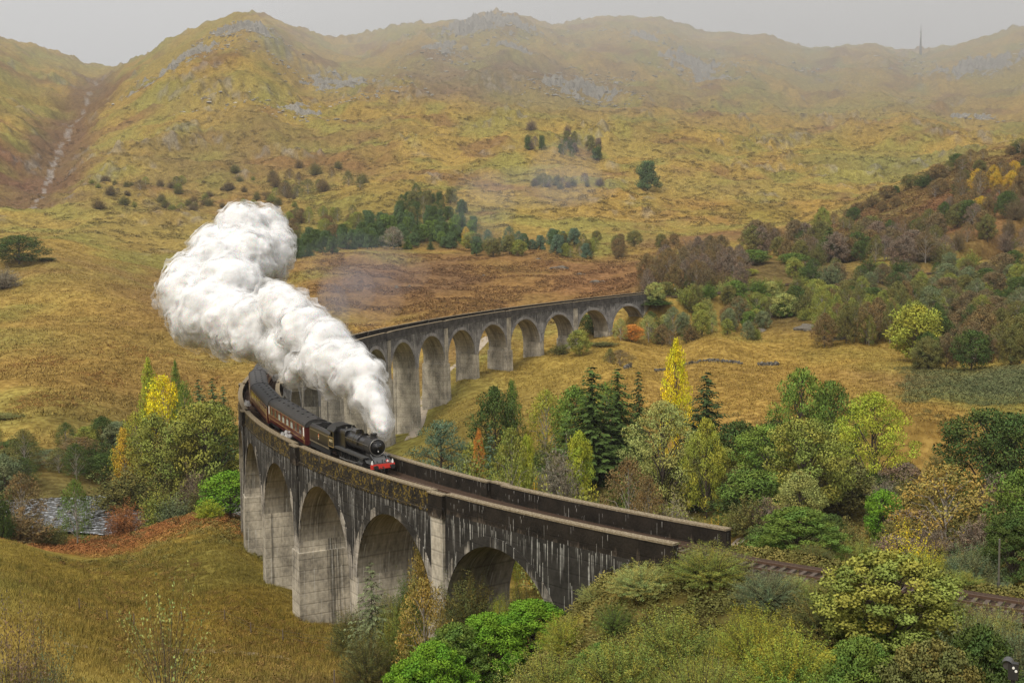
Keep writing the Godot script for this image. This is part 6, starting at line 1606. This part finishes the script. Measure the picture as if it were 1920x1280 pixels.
		for i in NR:
			for j in NS:
				var e := (j + 1) % NS
				rb.quad(pts[(i + 1) * NS + j], pts[(i + 1) * NS + e], pts[i * NS + e], pts[i * NS + j])
		var ro := part("rock_outcrop", rb.mesh(), M.rock); ro.position = g - Vector3(0, q[3] * 0.5, 0); tag(ro, q[4], "rock")
	# crags of bedrock on the hills
	for q in [[462, 1868, 90, 26, "grey crag on the summit of the left peak"], [432, 1850, 60, 14, "smaller grey crag left of the summit crag"], [475, 1835, 50, 12, "grey crag just below the summit of the left peak"], [345, 1800, 110, 16, "long dark crag on the left shoulder of the peak"], [300, 1770, 80, 12, "lower end of the long crag on the left shoulder"], [640, 1750, 100, 14, "broken crag on the slope right of the left peak"], [600, 1720, 60, 10, "low crag at the left end of the broken crag"], [885, 1990, 110, 34, "big grey crag under the middle summit"], [940, 2040, 120, 30, "widest grey crag right under the middle summit"], [830, 1860, 70, 18, "grey crag below and left of the middle summit"], [960, 1880, 80, 16, "pale crag below the middle summit"], [1090, 1690, 120, 22, "dark crag over the gold slope in the middle of the hill"], [1300, 1960, 110, 20, "hazy crag under the right part of the ridge"], [1330, 1890, 70, 14, "small hazy crag below the ridge crag"], [1830, 2050, 150, 30, "large hazy crag at the right under the ridge"], [1820, 1720, 60, 14, "pale blocky crag low on the right hillside"], [1210, 2100, 80, 16, "faint crag near the top right of the middle summit"], [560, 1560, 60, 9, "low dark outcrop on the slope above the birches"]]:
		g = spot(q[0], q[1]); var rb := Mb.new(); var NR := 30; var NS := 44; var pts := []
		var out := Vector3(g.x, 0, g.z).normalized(); var side := out.cross(Vector3.UP)
		for i in NR + 1:
			for j in NS + 1:
				var u := j * 2.0 / NS - 1.0; var v := i * 2.0 / NR - 1.0
				var x: float = g.x + side.x * u * q[2] * 0.6 + out.x * v * q[2] * 0.45; var z: float = g.z + side.z * u * q[2] * 0.6 + out.z * v * q[2] * 0.45
				var m := 1.0 - smoothstep(0.25, 0.8, sqrt(u * u + v * v) + 0.75 * nB.get_noise_2d(x * 2.2, z * 2.2) + 0.25 * nC.get_noise_2d(x * 1.5, z * 1.5))
				var jag: float = nC.get_noise_2d(x * 0.9 + 70.0, z * 0.9) + 0.6 * nC.get_noise_2d(x * 2.1, z * 2.1)
				var ledge := floorf(jag * 4.0) / 4.0
				pts.append(Vector3(x, ground(x, z) + m * q[3] * (0.22 + 0.30 * ledge + 0.08 * jag) - (1.0 - m) * 3.0, z) - g)
		for i in NR:
			for j in NS:
				var k := i * (NS + 1) + j
				rb.quad(pts[k], pts[k + 1], pts[k + NS + 2], pts[k + NS + 1])
		var ro := part("crag", rb.mesh(), M.crag); ro.position = g; tag(ro, q[4], "crag", "crags of the hill")
	# paths
	for q in [[[[770, 300], [800, 345], [840, 375], [880, 392], [930, 415]], 1.6, "pale gravel path seen through the tall arches"], [[[1370, 163], [1400, 166], [1430, 165], [1470, 160]], 1.6, "grey gravel path behind the end of the parapet"], [[[120, 97], [210, 100], [300, 103], [420, 106], [560, 106]], 0.8, "narrow muddy footpath across the near field"]]:
		var line := []
		for i in q[0].size() - 1:
			for e in 8: line.append(spot(lerpf(q[0][i][0], q[0][i + 1][0], e / 8.0), lerpf(q[0][i][1], q[0][i + 1][1], e / 8.0)) )
		b = Mb.new()
		for i in line.size() - 1:
			var r: Vector3 = (line[i + 1] - line[i]).cross(Vector3.UP).normalized() * q[1]
			var p := []
			for v in [line[i] - r, line[i] + r, line[i + 1] + r, line[i + 1] - r]: p.append(Vector3(v.x, ground(v.x, v.z) + 0.10, v.z))
			b.quad(p[0], p[1], p[2], p[3])
		tag(part("path", b.mesh(), M.path), q[2], "path", "", "structure")
	# lineside signs at the far end
	for q in [[1262, 535, 440.0, Color(0.7, 0.25, 0.03), "orange lineside board past the far end of the viaduct"], [1266, 541, 436.0, Color(0.7, 0.7, 0.68), "white lineside board past the far end of the viaduct"]]:
		g = spot(q[0], q[2]); var tp := sight(q[0], q[1], q[2]).y
		var t := thing("lineside_sign", q[4], "sign"); b = Mb.new(); b.tube([g, Vector3(g.x, maxf(tp, g.y + 1.5), g.z)], [0.06, 0.06], 5); part("post", b.mesh(), M.iron, t)
		b = Mb.new(); b.box(Vector3(g.x, maxf(tp, g.y + 1.5), g.z + 0.08), Vector3(0.7, 0.9, 0.05)); part("board", b.mesh(), flat(q[3]), t)
	# boulders in the river
	for i in 40:
		var a := rng.randf() * 0.32; var k := int(a * RIVER.size()); var f: Vector2 = RIVER[k].lerp(RIVER[k + 1], rng.randf()) + Vector2(rng.randf_range(-7, 7), rng.randf_range(-7, 7))
		b = Mb.new(); b.box(Vector3(f.x, WATER, f.y), Vector3(rng.randf_range(.4, 1.2), rng.randf_range(.3, .7), rng.randf_range(.4, 1.0)), Basis.from_euler(Vector3(rng.randf() * .6, rng.randf() * 3, rng.randf() * .6)))
		tag(part("river_stone", b.mesh(), M.rock), "grey stone breaking the white water of the river", "stone", "stones in the river")

func mist(called: String, label: String, at: Vector3, size: Vector3, density: float, c: Color) -> void:
	var f := FogVolume.new(); f.shape = RenderingServer.FOG_VOLUME_SHAPE_ELLIPSOID; f.size = size; f.position = at; f.name = numbered(called)
	var m := FogMaterial.new(); m.density = density; m.albedo = c; f.material = m; add_child(f)
	tag(f, label, "mist", "", "stuff")

func build_mist() -> void:
	mist("low_cloud", "pale low cloud veiling the whole ridge", sight(1000, -80, 2150.0), Vector3(4200, 620, 1500), 0.00028, Color(0.95, 0.95, 0.95))
	mist("low_cloud", "thicker pale cloud hanging over the right hilltops", sight(1650, 110, 1900.0), Vector3(1900, 560, 1000), 0.0007, Color(0.95, 0.95, 0.95))
	mist("smoke_wisp", "thin bluish smoke drifting in front of the hill", sight(1060, 325, 720.0), Vector3(44, 40, 30), 0.004, Color(0.8, 0.84, 0.92))
	mist("smoke_wisp", "second bluish smoke wisp lower in front of the hill", sight(1020, 350, 700.0), Vector3(90, 26, 30), 0.0035, Color(0.8, 0.84, 0.92))
	mist("smoke_wisp", "faint smoke trailing across the right of the pine wood", sight(905, 385, 640.0), Vector3(36, 40, 40), 0.0025, Color(0.8, 0.84, 0.92))
	for i in 5:
		mist("smoke_wisp", ["grey smoke just right of the steam", "grey smoke over the brown slope right of the steam", "thin smoke above the far parapet", "thin smoke halfway up the brown slope", "thin smoke at the top of the brown slope"][i], sight([622, 650, 690, 720, 660][i], [585, 545, 560, 510, 490][i], 330.0), Vector3([10, 16, 20, 26, 30][i], [16, 14, 16, 14, 16][i], 16), [0.016, 0.011, 0.007, 0.006, 0.006][i], Color(0.76, 0.79, 0.86))
